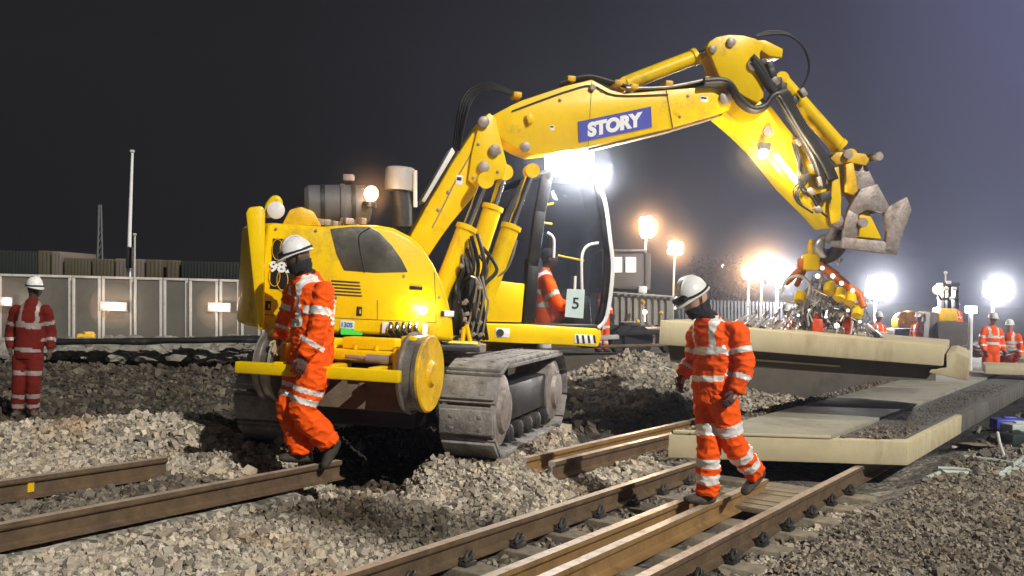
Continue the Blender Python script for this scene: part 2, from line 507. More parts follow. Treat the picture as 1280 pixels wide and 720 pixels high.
def ground_material():
    m, nt, b = _new('ballast_and_spoil')
    N, L = nt.nodes.new, nt.links.new
    tc = N('ShaderNodeTexCoord')
    at = N('ShaderNodeAttribute'); at.attribute_name = 'spoil_shade'
    vo = N('ShaderNodeTexVoronoi'); vo.inputs['Scale'].default_value = 17; vo.inputs['Randomness'].default_value = 1
    L(tc.outputs['Object'], vo.inputs['Vector'])
    sep = N('ShaderNodeSeparateColor'); L(vo.outputs['Color'], sep.inputs[0])
    r1 = N('ShaderNodeMapRange'); r1.inputs[3].default_value = 0.12; r1.inputs[4].default_value = 0.5
    L(sep.outputs[0], r1.inputs[0])
    cr = N('ShaderNodeMix'); cr.data_type = 'RGBA'; cr.blend_type = 'MULTIPLY'; cr.inputs[0].default_value = 1
    cr.inputs[6].default_value = (1.0, 0.93, 0.8, 1); L(r1.outputs[0], cr.inputs[7])
    nz = N('ShaderNodeTexNoise'); nz.inputs['Scale'].default_value = 9; nz.inputs['Detail'].default_value = 10; nz.inputs['Roughness'].default_value = 0.8
    L(tc.outputs['Object'], nz.inputs['Vector'])
    dk = N('ShaderNodeMix'); dk.data_type = 'RGBA'; dk.blend_type = 'MULTIPLY'; dk.inputs[0].default_value = 1
    r3 = N('ShaderNodeMapRange'); r3.inputs[1].default_value = 0.3; r3.inputs[2].default_value = 0.75; r3.inputs[3].default_value = 0.4; r3.inputs[4].default_value = 1.9
    L(nz.outputs['Fac'], r3.inputs[0]); dk.inputs[6].default_value = (0.030, 0.029, 0.028, 1); L(r3.outputs[0], dk.inputs[7])
    mx = N('ShaderNodeMix'); mx.data_type = 'RGBA'
    L(at.outputs['Fac'], mx.inputs[0]); L(cr.outputs[2], mx.inputs[6]); L(dk.outputs[2], mx.inputs[7])
    L(mx.outputs[2], b.inputs['Base Color'])
    b.inputs['Roughness'].default_value = 0.9
    b.inputs['Specular IOR Level'].default_value = 0.25
    bp = N('ShaderNodeBump'); bp.inputs['Strength'].default_value = 0.9; bp.inputs['Distance'].default_value = 0.03
    mh = N('ShaderNodeMath'); mh.operation = 'MULTIPLY_ADD'; L(nz.outputs['Fac'], mh.inputs[0]); mh.inputs[1].default_value = 0.9
    inv = N('ShaderNodeMath'); inv.operation = 'SUBTRACT'; inv.inputs[0].default_value = 1; L(vo.outputs['Distance'], inv.inputs[1]); L(inv.outputs[0], mh.inputs[2])
    L(mh.outputs[0], bp.inputs['Height']); L(bp.outputs[0], b.inputs['Normal'])
    return m


def build_ground():
    xs = np.concatenate([[-900, -300, -120, -60, -36, -26], np.arange(-20, 20.01, 0.11), [26, 36, 60, 120, 300, 900]])
    ys = np.concatenate([[-300, -60, -12, 0, 3], np.arange(4, 27, 0.10), [28, 30, 33, 37, 45, 60, 90, 150, 320, 1500]])
    X, Y = np.meshgrid(xs, ys)
    Z = height(X, Y)
    nx, ny = len(xs), len(ys)
    co = np.stack([X, Y, Z], -1).reshape(-1, 3)
    idx = np.arange(nx * ny).reshape(ny, nx)
    q = np.stack([idx[:-1, :-1], idx[:-1, 1:], idx[1:, 1:], idx[1:, :-1]], -1).reshape(-1, 4)
    me = bpy.data.meshes.new('ground')
    me.vertices.add(len(co)); me.vertices.foreach_set('co', co.ravel())
    me.loops.add(q.size); me.loops.foreach_set('vertex_index', q.ravel())
    me.polygons.add(len(q)); me.polygons.foreach_set('loop_start', np.arange(len(q)) * 4)
    me.update()
    a = me.attributes.new('spoil_shade', 'FLOAT', 'POINT')  # carries real dark soil and the painted shade together
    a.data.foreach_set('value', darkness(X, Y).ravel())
    me.polygons.foreach_set('use_smooth', [True] * len(q))
    me.materials.append(ground_material())
    o = bpy.data.objects.new('ground', me)
    COL.objects.link(o)
    return tag(o, 'dark rail yard ground of earth and ballast', kind='structure')


def stone_material():
    m, nt, b = _new('crushed_stone')
    N, L = nt.nodes.new, nt.links.new
    g = N('ShaderNodeNewGeometry')
    at = N('ShaderNodeAttribute'); at.attribute_name = 'spoil_shade'
    cr = N('ShaderNodeValToRGB')
    e = cr.color_ramp.elements
    e[0].position = 0.0; e[0].color = (0.13, 0.118, 0.105, 1)
    e[1].position = 1.0; e[1].color = (0.66, 0.60, 0.50, 1)
    for p, c in ((0.25, (0.29, 0.25, 0.20)), (0.5, (0.42, 0.38, 0.325)), (0.7, (0.52, 0.46, 0.36)), (0.86, (0.46, 0.385, 0.31))):
        k = e.new(p); k.color = (*c, 1)
    L(g.outputs['Random Per Island'], cr.inputs[0])
    tc = N('ShaderNodeTexCoord')
    nz = N('ShaderNodeTexNoise'); nz.inputs['Scale'].default_value = 60; nz.inputs['Detail'].default_value = 4
    L(tc.outputs['Object'], nz.inputs['Vector'])
    mr = N('ShaderNodeMapRange'); mr.inputs[1].default_value = .3; mr.inputs[2].default_value = .7; mr.inputs[3].default_value = .75; mr.inputs[4].default_value = 1.15
    L(nz.outputs['Fac'], mr.inputs[0])
    mu = N('ShaderNodeMix'); mu.data_type = 'RGBA'; mu.blend_type = 'MULTIPLY'; mu.inputs[0].default_value = 1
    n9 = N('ShaderNodeTexNoise'); n9.inputs['Scale'].default_value = 1.3; n9.inputs['Detail'].default_value = 5
    L(tc.outputs['Object'], n9.inputs['Vector'])
    r9 = N('ShaderNodeMapRange'); r9.inputs[1].default_value = .52; r9.inputs[2].default_value = .72; r9.inputs[3].default_value = 0; r9.inputs[4].default_value = .75
    L(n9.outputs['Fac'], r9.inputs[0])
    ru = N('ShaderNodeMix'); ru.data_type = 'RGBA'; ru.blend_type = 'MULTIPLY'
    L(r9.outputs[0], ru.inputs[0]); L(cr.outputs[0], ru.inputs[6]); ru.inputs[7].default_value = (.78, .60, .44, 1)
    L(ru.outputs[2], mu.inputs[6]); L(mr.outputs[0], mu.inputs[7])
    dk = N('ShaderNodeMix'); dk.data_type = 'RGBA'; dk.blend_type = 'MULTIPLY'; dk.inputs[0].default_value = 1
    L(mu.outputs[2], dk.inputs[6]); dk.inputs[7].default_value = (0.15, 0.14, 0.125, 1)
    mx = N('ShaderNodeMix'); mx.data_type = 'RGBA'; L(at.outputs['Fac'], mx.inputs[0]); L(mu.outputs[2], mx.inputs[6]); L(dk.outputs[2], mx.inputs[7])
    L(mx.outputs[2], b.inputs['Base Color'])
    b.inputs['Roughness'].default_value = 0.82
    b.inputs['Specular IOR Level'].default_value = 0.3
    return m


CUBE = np.array([[-1, -1, -1], [1, -1, -1], [1, 1, -1], [-1, 1, -1], [-1, -1, 1], [1, -1, 1], [1, 1, 1], [-1, 1, 1]], float)
QUAD = np.array([[0, 3, 2, 1], [4, 5, 6, 7], [0, 1, 5, 4], [1, 2, 6, 5], [2, 3, 7, 6], [3, 0, 4, 7]])


def stones(name, pos, size, spoil_shade, label):
    n = len(pos)
    v = CUBE[None] * np.random.uniform(0.55, 1.0, (n, 8, 3))
    v = v + np.random.normal(0, 0.12, (n, 8, 3))
    v *= np.random.uniform(0.62, 1.15, (n, 1, 3))
    q = np.random.normal(size=(n, 4)); q /= np.linalg.norm(q, axis=1, keepdims=True)
    w, x, y, z = q.T
    Rm = np.stack([1 - 2 * (y * y + z * z), 2 * (x * y - z * w), 2 * (x * z + y * w), 2 * (x * y + z * w), 1 - 2 * (x * x + z * z), 2 * (y * z - x * w),
                   2 * (x * z - y * w), 2 * (y * z + x * w), 1 - 2 * (x * x + y * y)], -1).reshape(n, 3, 3)
    v = np.einsum('nij,nkj->nki', Rm, v) * size[:, None, None]
    co = (v + pos[:, None, :]).reshape(-1, 3)
    fq = (QUAD[None] + (np.arange(n) * 8)[:, None, None]).reshape(-1, 4)
    me = bpy.data.meshes.new(name)
    me.vertices.add(len(co)); me.vertices.foreach_set('co', co.ravel())
    me.loops.add(fq.size); me.loops.foreach_set('vertex_index', fq.ravel())
    me.polygons.add(len(fq)); me.polygons.foreach_set('loop_start', np.arange(len(fq)) * 4)
    me.update()
    a = me.attributes.new('spoil_shade', 'FLOAT', 'POINT')
    a.data.foreach_set('value', np.repeat(spoil_shade, 8))
    me.polygons.foreach_set('use_smooth', [False] * len(fq))
    me.materials.append(stone_material())
    o = bpy.data.objects.new(name, me)
    COL.objects.link(o)
    return tag(o, label, kind='stuff')


# things that keep stones off: (n0,n1,d0,d1) rectangles in track axes
RAILS = []


def build_ballast():
    P, S, K = [], [], []
    def sheet(x0, x1, y0, y1, sp, s0, s1, keep=None, lift=0.25):
        gx, gyv = np.meshgrid(np.arange(x0, x1, sp), np.arange(y0, y1, sp))
        x = gx.ravel() + np.random.uniform(-.5, .5, gx.size) * sp * 1.1
        y = gyv.ravel() + np.random.uniform(-.5, .5, gx.size) * sp * 1.1
        vis = np.abs(x) < (y * 0.56 + 0.7)
        if keep is not None: vis &= keep(x, y)
        n = x * TN.x + y * TN.y; d = x * TD.x + y * TD.y
        for (n0, n1, d0, d1) in RAILS:
            vis &= ~((n > n0) & (n < n1) & (d > d0) & (d < d1))
        vis &= ~((n > -2.35) & (np.random.rand(len(x)) < 0.42))
        x, y = x[vis], y[vis]
        n = n[vis]
        s = np.random.uniform(s0, s1, len(x)) * np.exp(np.random.normal(-.05, .28, len(x))) * np.where(np.random.rand(len(x)) < 0.05, 1.4, 1) * np.where(n > -2.35, .8, 1)
        z = height(x, y) + s * np.random.uniform(-.2, lift * 3, len(x))
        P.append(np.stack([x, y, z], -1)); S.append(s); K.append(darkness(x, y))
    dense = lambda x, y: ~(((x * TN.x + y * TN.y) > -4.0) & ((x * TN.x + y * TN.y) < -2.55) & ((x * TN.x * 0 + x * TD.x + y * TD.y) < 10.5) & (np.random.rand(len(x)) < 0.75))
    sheet(-5.5, 5.5, 5.0, 7.4, 0.024, 0.010, 0.0235, dense)
    sheet(-6.5, 6.5, 7.4, 9.6, 0.029, 0.012, 0.026, dense)
    sheet(-7, 7, 9.6, 12.0, 0.038, 0.015, 0.031, lambda x, y: (darkness(x, y) < 0.9) | (np.random.rand(len(x)) < 0.5))
    sheet(-12, -1, 18.5, 20.2, 0.10, 0.02, 0.05)
    sheet(-12, 9, 12.0, 18.5, 0.085, 0.02, 0.045, lambda x, y: (x > -12) & ((darkness(x, y) < 0.85) | (np.random.rand(len(x)) < 0.6)))
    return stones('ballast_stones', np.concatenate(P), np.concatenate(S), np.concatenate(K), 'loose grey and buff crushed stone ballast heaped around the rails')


# ---------------------------------------------------------------- rails, sleepers, slabs
RAILP = [(-.035, 0.0), (.035, 0.0), (.036, -.03), (.030, -.042), (.010, -.052), (.009, -.13), (.030, -.142), (.070, -.148), (.070, -.159), (-.070, -.159), (-.070, -.148), (-.030, -.142), (-.009, -.13), (-.010, -.052), (-.030, -.042), (-.036, -.03)]


def rail(n0, d0, n1, d1, ztop, label, cat='rail', side='rail_side', roll=0.0, top='rail_top', group=None):
    a, b = nd(n0, d0, 0), nd(n1, d1, 0)
    t = (b - a).normalized()
    s = V((t.y, -t.x, 0))
    prof = []
    for u, w in RAILP:
        u2, w2 = u * math.cos(roll) - w * math.sin(roll), u * math.sin(roll) + w * math.cos(roll)
        prof.append((u2, w2))
    k = max(2, int((b - a).length / 0.5))
    bm = bmesh.new()
    rings = []
    for i in range(k + 1):
        c = a.lerp(b, i / k)
        rings.append([bm.verts.new(c + s * u + V((0, 0, ztop + w))) for u, w in prof])
    m = len(prof)
    for r0, r1 in zip(rings, rings[1:]):
        for j in range(m):
            f = bm.faces.new((r0[j], r0[(j + 1) % m], r1[(j + 1) % m], r1[j]))
            f.material_index = 1 if j in (0, 1, m - 1) and abs(roll) < 0.5 and j == 0 else 0
    bm.faces.new(rings[0][::-1]).material_index = 2; bm.faces.new(rings[-1]).material_index = 2
    w = MB(); w.bm.free(); w.bm = bm
    o = w.build('rail', [M[side], M[top], M['silver']], None, a, sharp=25)
    tag(o, label, cat, group)
    RAILS.append((min(n0, n1) - .06, max(n0, n1) + .06, min(d0, d1), max(d0, d1)))
    return o


rail(-3.93, 3.2, -3.93, 40, 0.0, 'long running rail of the near track, farther from camera, clipped to sleepers', top='rail_top')
rail(-2.56, 3.2, -2.56, 40, 0.0, 'long running rail of the near track, right of the loose pair, with bright worn head')
rail(-3.25, 3.2, -3.27, 8.5, 0.004, 'left rail of the loose golden pair lying between the running rails', side='rail_gold', group=None)
rail(-2.98, 3.2, -3.06, 9.1, 0.003, 'right rail of the loose golden pair, under the walking worker', side='rail_gold')
rail(-5.94, 2.4, -6.02, 6.55, 0.13, 'rusty cut rail that ends under the worker beside the excavator')
rail(-7.22, 2.4, -7.17, 5.62, 0.13, 'short rusty cut rail buried at its end in the stone heap', side='rail_side')
rail(-4.91, 7.83, -4.90, 13.0, 0.13, 'left of the two rail offcuts lying beyond the slab, brown and shiny on top', side='rail_gold')
rail(-4.61, 7.83, -4.56, 12.5, 0.13, 'right of the two rail offcuts lying beyond the slab', side='rail_side')
r9 = rail(-6.3, 15.5, -6.3, 30, 0.02, 'distant pale topped rail beyond the ballast mounds')

# marker paint on the short rail
mk = MB()
mk.box(nd(-7.19 + .012, 4.4, 0.05), (0.02, 0.05, 0.075), Matrix.Rotation(-TH, 3, 'Z'))
mk.build('paint_mark', M['yellow_dirty'], [o for o in bpy.data.objects if o.get('label', '').startswith('short rusty')][0]).name = 'paint_mark'


def make_sleeper():
    o = thing('concrete_sleeper', nd(-3.25, 4.2, -0.165), 'grey concrete sleeper half hidden under the near track rails', 'sleeper', 'sleepers under the near track')
    b = MB()
    rz = Matrix.Rotation(-TH, 3, 'Z')
    b.box(nd(-3.25, 4.2, -0.165 - 0.07), (2.05, 0.24, 0.14), rz, 0.02)
    b.build('sleeper_body', M['sleeper'], o)
    for nr in (-3.93, -2.56):
        for s in (-1, 1):
            c = MB()
            base = nd(nr + s * 0.105, 4.2, -0.15)
            c.box(base + V((0, 0, 0.0)), (0.07, 0.13, 0.03), rz, 0.006)
            q = lambda a, e, z: nd(nr + s * a, 4.2 + e, z)
            c.tube([q(.085, -.05, -.135), q(.06, .05, -.118), q(.10, .06, -.085), q(.135, .0, -.10), q(.12, -.06, -.125)], 0.011, 8, 4)
            c.tube([q(.11, -.045, -.15), q(.105, 0, -.072), q(.11, .045, -.15)], 0.014, 8, 3)
            c.build('rail_clip', M['dark'], o)
    return o


sl0 = make_sleeper()
for i in range(1, 10):
    copy_tree(sl0, nd(-3.25, 4.2 + 0.62 * i, -0.165))
for i in range(0, 10):
    RAILS.append((-4.25, -2.3, 4.2 + 0.62 * i - .12, 4.2 + 0.62 * i + .12))


def slab(FL, FR, d0, d1, z0, z1, label, lip=True, name='concrete_slab', side='concrete'):
    """panel with a straight front edge FL-FR (ground points) and sides along the track"""
    t = thing(name, (FL + FR) / 2 + V((0, 0, z0)), label, 'slab')
    a, b = FL + TD * d0, FR + TD * d0
    L = TD * (d1 - d0)
    u = (b - a)
    Z = V((0, 0, 1))
    m = MB()
    m.prism([a + Z * z0 + u * 0.0, b + Z * z0, b + Z * (z1 - .03), a + Z * (z1 - .03)], L, 0.018)
    # vertical ribs down the right flank
    nx = V((TD.y, -TD.x, 0))
    k = int((d1 - d0) / 0.34)
    for i in range(k):
        c = b + TD * (0.12 + i * 0.34) - nx * 0.0125 + Z * ((z0 + z1) / 2 - .015)
        m.box(c, (0.04, 0.19, (z1 - z0) - .05), Matrix.Rotation(-TH, 3, 'Z'), 0.014)
    m.build('slab_body', M[side], t)
    tp = MB()
    tp.prism([a + u * 0.14 + Z * (z1 - .030), a + u * 0.68 + Z * (z1 - .030), a + u * 0.68 + Z * (z1 + .012), a + u * 0.14 + Z * (z1 + .012)], L, 0.008)
    tp.build('raised_deck', M['slab_top'], t)
    sh = MB()
    sh.prism([a + u * .695 + TD * .12 + Z * (z1 - .030), a + u * .97 + TD * .20 + Z * (z1 - .030), a + u * .965 + TD * .20 + Z * (z1 - .014), a + u * .70 + TD * .12 + Z * (z1 - .010)], L - TD * .14)
    sh.build('dirty_shoulder', M['grit'], t)
    if lip:
        lp = MB()
        lp.prism([a + u * 0.02 + Z * (z1 - .028) - TD * .012, a + u * 0.675 + Z * (z1 - .028) - TD * .012, a + u * 0.675 + Z * (z1 + .004) - TD * .012, a + u * 0.02 + Z * (z1 + .004) - TD * .012], TD * 0.10, 0.006)
        lp.build('edge_lip', M['concrete'], t)
    return t, a, u, L


FL, FR = V((1.64, 10.16, 0)), V((4.10, 10.20, 0))
slab(FL, FR, 0, 3.2, 0.02, 0.30, 'cream edged concrete crossing slab lying on the rails nearest the camera')
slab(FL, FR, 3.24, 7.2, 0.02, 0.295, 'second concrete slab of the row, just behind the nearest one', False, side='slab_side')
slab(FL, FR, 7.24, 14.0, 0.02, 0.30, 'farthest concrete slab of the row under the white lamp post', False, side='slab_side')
# loose ballast on slab's right shoulder
def slab_spill():
    n = 1500
    d = np.random.uniform(0.05, 9.0, n); w = np.random.beta(2, 2, n)
    u = 0.705 + 0.27 * w
    a = FL.xy.to_3d(); 
    x = FL.x + (FR.x - FL.x) * u + TD.x * d; y = FL.y + (FR.y - FL.y) * u + TD.y * d
    s = np.where(d < 1.0, np.random.uniform(.008, .022, n), np.random.uniform(.004, .009, n))
    z = 0.288 + s * 0.3
    n2 = 1100
    d2 = np.random.uniform(0.0, 9.0, n2); u2 = np.random.uniform(0.0, 0.13, n2)
    x = np.concatenate([x, FL.x + (FR.x - FL.x) * u2 + TD.x * d2]); y = np.concatenate([y, FL.y + (FR.y - FL.y) * u2 + TD.y * d2])
    s2 = np.random.uniform(.010, .024, n2)
    s = np.concatenate([s, s2]); z = np.concatenate([z, 0.275 + s2 * 0.5])
    return stones('spilled_ballast', np.stack([x, y, z], -1), s, np.random.uniform(.5, 1.0, n + n2), 'dark loose ballast spilled along the tops of the slabs')
slab_spill()
RAILS.append((-4.3, -2.0, 9.4, 30))

# boards behind the walking worker
for i in range(6):
    d = 8.35 + i * 0.17
    b = MB()
    b.box(nd(-2.85 + 0.02 * (i % 2), d, -0.128 + 0.004 * (i % 3)), (0.42 + 0.05 * (i % 3), 0.14, 0.05), Matrix.Rotation(-TH + 0.02 * (i - 2), 3, 'Z'), 0.006)
    o = b.build('timber_board', M['timber'], None, nd(-2.8, d, -.15))
    tag(o, 'weathered timber board laid flat between the running rails just before the slab', 'board', 'boards laid in the track')

# ---------------------------------------------------------------- excavator
exc = thing('rail_excavator', SC, 'large yellow tracked rail excavator with raised boom lifting a slab', 'excavator')
UH, UP = R(78.0), R(1.6)
UF = V((math.sin(UH) * math.cos(UP), math.cos(UH) * math.cos(UP), -math.sin(UP)))
UL = V((-math.cos(UH), math.sin(UH), 0))
UU = UF.cross(UL)


def U(px, py, Y):
    """point of the upper structure's plane at lateral offset Y (left +) seen at that pixel"""
    r = ray(px, py)
    t = (SC + UL * Y - EYE).dot(UL) / r.dot(UL)
    return EYE + r * t


def up_prism(pix, Y0, Y1, name, m, parent, bevel=0.02, sharp=35):
    b = MB()
    b.prism([U(x, y, Y0) for x, y in pix], UL * (Y1 - Y0), bevel)
    return b.build(name, m, parent, sharp=sharp)


# --- undercarriage
XH = R(15.5)
XF = V((math.sin(XH), math.cos(XH), 0)); XL = V((-XF.y, XF.x, 0))


def X(x, y, z): return SC + XF * x + XL * y + V((0, 0, z))


XR = Matrix(((XL.x * -1, XF.x, 0), (XL.y * -1, XF.y, 0), (0, 0, 1)))  # local x = right, y = forward


def track(side):
    yc = -1.02 if side > 0 else 1.02
    t = MB()
    r0, half, zc = 0.40, 1.06, 0.44
    per = 4 * half + 2 * math.pi * r0
    n = 24
    for i in range(n):
        s = per * i / n
        if s < 2 * half: p, a = (half - s, zc + r0), math.pi
        elif s < 2 * half + math.pi * r0:
            ph = (s - 2 * half) / r0; p = (-half - r0 * math.sin(ph), zc + r0 * math.cos(ph)); a = math.pi - ph
            a = math.pi + ph
        elif s < 4 * half + math.pi * r0: p, a = (-half + (s - 2 * half - math.pi * r0), zc - r0), 2 * math.pi
        else:
            ph = (s - 4 * half - math.pi * r0) / r0; p = (half + r0 * math.sin(ph), zc - r0 * math.cos(ph)); a = 2 * math.pi + ph
        tg = V((math.cos(a), 0, math.sin(a)))
        # local rotation: board along tangent
        ex = -XL; ey = XF * tg.x + V((0, 0, 1)) * tg.z; ez = ex.cross(ey)
        Rm = Matrix((ex, ey, ez)).transposed()
        c = X(p[0], yc, p[1])
        L = per / n
        t.box(c, (0.52, L * 0.94, 0.035), Rm, 0.006)
        out = (c - X(max(-half, min(half, p[0])), yc, zc)).normalized()
        t.box(c + out * 0.030, (0.50, L * 0.80, 0.045), Rm, 0.018)
        for bx in (-.13, .13):
            for by in (-.2, .2):
                t.box(c + out * 0.0545 + ex * bx + ey * L * by, (.035, .03, .008), Rm, .002)
    o = t.build('track', M['shoe'], exc)
    f = MB()
    sd = -1 if side > 0 else 1
    f.box(X(0, yc, zc + .02), (0.34, 2.0, 0.36), XR, 0.04)
    f.build('track_frame', M['dark'], o)
    for xx, nm in ((-half, 'sprocket'), (half, 'idler')):
        g = MB()
        g.lathe([(-.20, .30), (-.19, .33), (.19, .33), (.20, .30), (.21, .2), (.25, .19), (.26, .1)], X(xx, yc, zc), XL * sd, 24)
        g.build(nm, M['worn'], o)
    for k in range(5):
        g = MB()
        g.lathe([(-.22, .09), (.2, .09), (.22, .06)], X(-.72 + .36 * k, yc, zc - .26), XL * sd, 14)
        g.build('roller', M['dark'], o)
    return o


track(1); track(-1)
b = MB()
b.box(X(0, 0, 0.62), (1.5, 1.7, 0.34), XR, 0.05)
b.box(X(0, 0, 0.5), (1.9, 0.5, 0.26), XR, 0.05)
b.build('undercarriage_frame', M['dark'], exc)
b = MB()
b.lathe([(0, .62), (.12, .62), (.13, .70), (.2, .70), (.21, .64), (.30, .62)], X(0, 0, .76), (0, 0, 1), 40)
b.build('slew_ring', M['worn'], exc)
# rear rail-axle assembly, held up behind the tracks
AX, AZ = -1.78, 0.80
for s in (-1, 1):
    w = MB()
    yc = s * 0.66 - .02
    o_ = X(AX, yc, AZ)
    ax = XL * s
    w.lathe([(-.08, .22), (-.08, .35), (-.055, .358), (-.045, .325), (.01, .32), (.04, .318), (.045, .332), (.08, .335), (.085, .30)], o_, ax, 40)
    wh = w.build('rail_wheel', M['steel'], exc)
    h = MB()
    h.lathe([(.078, .331), (.10, .332), (.112, .318), (.108, .29), (.106, .12), (.125, .10), (.14, .09), (.145, .04)], o_, ax, 40)
    for k in range(0):
        a = k * math.pi / 4
        h.lathe([(.115, .018), (.135, .018)], o_ + (XF * math.cos(a) + V((0, 0, 1)) * math.sin(a)) * .21, ax, 6)
    h.build('wheel_disc', M['yellow_dirty' if s < 0 else 'worn'], wh)
b = MB()
b.box(X(AX - .42, .08, AZ + 0.0), (1.50, 0.09, 0.10), XR, 0.012)
for yy in (-.42, .0, .45):
    b.box(X(AX - .2, yy, AZ + 0.02), (0.10, 0.40, 0.08), XR, 0.01)
b.build('rear_bumper_beam', M['yellow'], exc)
b = MB()
b.box(X(AX + .05, 0, AZ + 0.130), (1.42, 0.30, 0.09), XR, 0.015)
b.box(X(AX + .0, -.55, AZ + 0.090), (0.10, 0.36, 0.24), XR, 0.012)
b.box(X(AX + .0, .55, AZ + 0.090), (0.10, 0.36, 0.24), XR, 0.012)
b.box(X(AX + .1, -.2, AZ + 0.230), (0.5, 0.22, 0.10), XR, 0.015)
b.box(X(AX + .1, .3, AZ + 0.220), (0.35, 0.2, 0.08), XR, 0.015)
b.box(X(AX - .02, -.62, AZ + 0.250), (0.14, 0.25, 0.14), XR, 0.02)
for k in range(6):
    b.lathe([(0, .02), (.04, .02)], X(AX - .06, -.5 + .2 * k, AZ + 0.180), (0, 0, 1), 8)
b.build('axle_bracket', M['yellow'], exc)
b = MB()
b.box(X(AX - .02, -.02, AZ + 0.095), (1.0, 0.10, 0.06), XR, 0.01)
b.build('bracket_plate', M['tan'], exc)
b = MB()
b.tube([X(AX - .14, -.45, AZ + 0.110), X(AX - .14, -.25, AZ + 0.110)], 0.04, 12)
b.tube([X(AX - .14, -.25, AZ + 0.110), X(AX - .14, -.05, AZ + 0.120)], 0.018, 8)
b.build('axle_cylinder', M['worn'], exc)
b = MB()
Rt = XR @ Matrix.Rotation(R(-14), 3, 'X')
b.box(X(AX + .02, 0, AZ - .17), (1.34, 0.05, 0.36), Rt, 0.012)
for k in range(4):
    b.lathe([(0, .025), (.05, .025), (.06, .012)], X(AX - .03, -.5 + .33 * k, AZ + -0.130), -XF, 8)
b.build('rear_guard_plate', M['brown_plate'], exc)
b = MB()
b.box(X(AX + .42, 0, AZ - .30), (1.2, 0.6, 0.42), XR, 0.04)
b.build('axle_swing_arm', M['black'], exc)
# front rail axle (beyond)
for s in (-1, 1):
    w = MB()
    w.lathe([(-.10, .22), (-.10, .385), (-.065, .40), (-.055, .345), (.06, .33), (.10, .36), (.12, .30), (.13, .1)], X(1.85, s * .8, AZ), XL * s, 32)
    w.build('rail_wheel', M['steel'], exc)
b = MB(); b.box(X(1.75, 0, AZ + .1), (1.5, .25, .2), XR, .03); b.build('front_axle_beam', M['yellow_dirty'], exc)

# --- upper structure
b = MB()
b.prism([U(x, y, -1.16) for x, y in ((330, 418), (575, 432), (600, 433), (600, 441), (330, 428))], UL * 2.3, 0.01)
b.build('slew_deck', M['dark'], exc)
body = [(333, 279), (405, 283), (440, 281), (470, 281), (492, 285), (512, 295), (528, 309), (542, 330), (553, 353), (561, 378), (566, 402), (568, 428), (500, 421), (440, 418), (380, 415), (322, 412), (322, 345)]
hood = up_prism(body, -1.18, -0.30, 'engine_housing', M['yellow'], exc, 0.045)
hood.data.set_sharp_from_angle(angle=R(50))
# counterweight along the tail, rounded plan
cw = MB()
cwp = []
tl = U(322, 300, -1.16); br = U(322, 412, -1.16)
def tail_x(px, py, Y): return (U(px, py, Y) - SC).dot(UF)
x_out = (U(336, 345, -1.16) - SC).dot(UF)
z_top = (U(330, 279, -1.16) - SC).dot(UU); z_bot = (U(330, 412, -1.16) - SC).dot(UU)
pl = []
for Y in np.linspace(-1.17, 1.17, 15):
    pl.append((x_out - 0.30 * (1 - (abs(Y) / 1.17) ** 2.2) - 0.02, Y))
pl += [(x_out + .55, 1.17), (x_out + .55, -1.17)]
cw.prism([SC + UF * x + UL * y + UU * (z_bot + .01) for x, y in pl], UU * (z_top - z_bot - .0), 0.05)
cw.build('counterweight', M['yellow'], exc, sharp=50)
# raised horn at the far tail corner
ear = up_prism([(307, 266), (311, 259), (327, 257), (331, 262), (331, 300), (330, 412), (322, 412)], -1.30, -1.19, 'tail_bumper', M['yellow'], exc, 0.02)
# smoked side cover + divider
wn = up_prism([(413, 286), (440, 283), (462, 283), (474, 290), (490, 307), (502, 324), (510, 340), (470, 341), (430, 338), (420, 316)], -1.188, -1.150, 'side_cover_window', M['smoke_glass'], exc, 0.006)
b = MB(); b.tube([U(462, 285, -1.192), U(450, 293, -1.192), U(449, 305, -1.192), U(456, 340, -1.192)], 0.006, 8, 4)
b.build('cover_seam', M['dark'], wn)
# louvre with number
lv = up_prism([(341, 298), (372, 299), (368, 363), (337, 361)], -1.188, -1.150, 'side_louvre', M['black'], exc, 0.006)
b = MB()
for cx, cy in ((347, 312), (357, 312), (343, 345), (353, 350)):
    q = [U(cx + 7 * math.cos(t), cy + 13 * math.sin(t), -1.192) for t in np.linspace(0, 2 * math.pi, 14)]
    b.tube(q, 0.004, 6)
b.build('louvre_wire', M['yellow_dirty'], lv)
text_mesh('fleet_number', '982', 0.10, U(352, 334, -1.194), UF, UU, M['sign_white'], lv, 0.004, width=0.215)
# panel seams
b = MB()
for a_, c_ in (((322, 393), (500, 401)), ((500, 401), (545, 403)), ((545, 403), (543, 340)), ((472, 375), (472, 400))):
    p0, p1 = U(*a_, -1.181), U(*c_, -1.181)
    b.tube([p0, p1], 0.0035, 5)
b.build('panel_seam', M['brown_plate'], hood)
for cx, cy in ((335, 382), (449, 389)):
    b = MB()
    b.box(U(cx, cy, -1.183), (0.05, 0.012, 0.085), Matrix((UF, UL, UU)).transposed(), 0.003)
    st = b.build('tie_down_sticker', M['ink'], hood)
    b = MB(); b.tube([U(cx + 1, cy + 3, -1.1915), U(cx + 1.2, cy - 2, -1.1915)], 0.007, 6); b.build('sticker_mark', M['yellow'], st)
b = MB(); b.box(U(434, 406, -1.183), (0.13, 0.012, 0.075), Matrix((UF, UL, UU)).transposed(), 0.003); pl8 = b.build('number_plate', M['sheet'], hood)
text_mesh('plate_text', '130S', 0.045, U(434, 406, -1.1915), UF, UU, M['blue'], pl8, 0.001, width=0.10)
b = MB(); b.prism([U(x, y, -1.21) for x, y in ((426, 410), (437, 411), (454, 417), (452, 419), (426, 418))], UL * 0.02); b.build('green_sticker', M['green_sign'], hood)
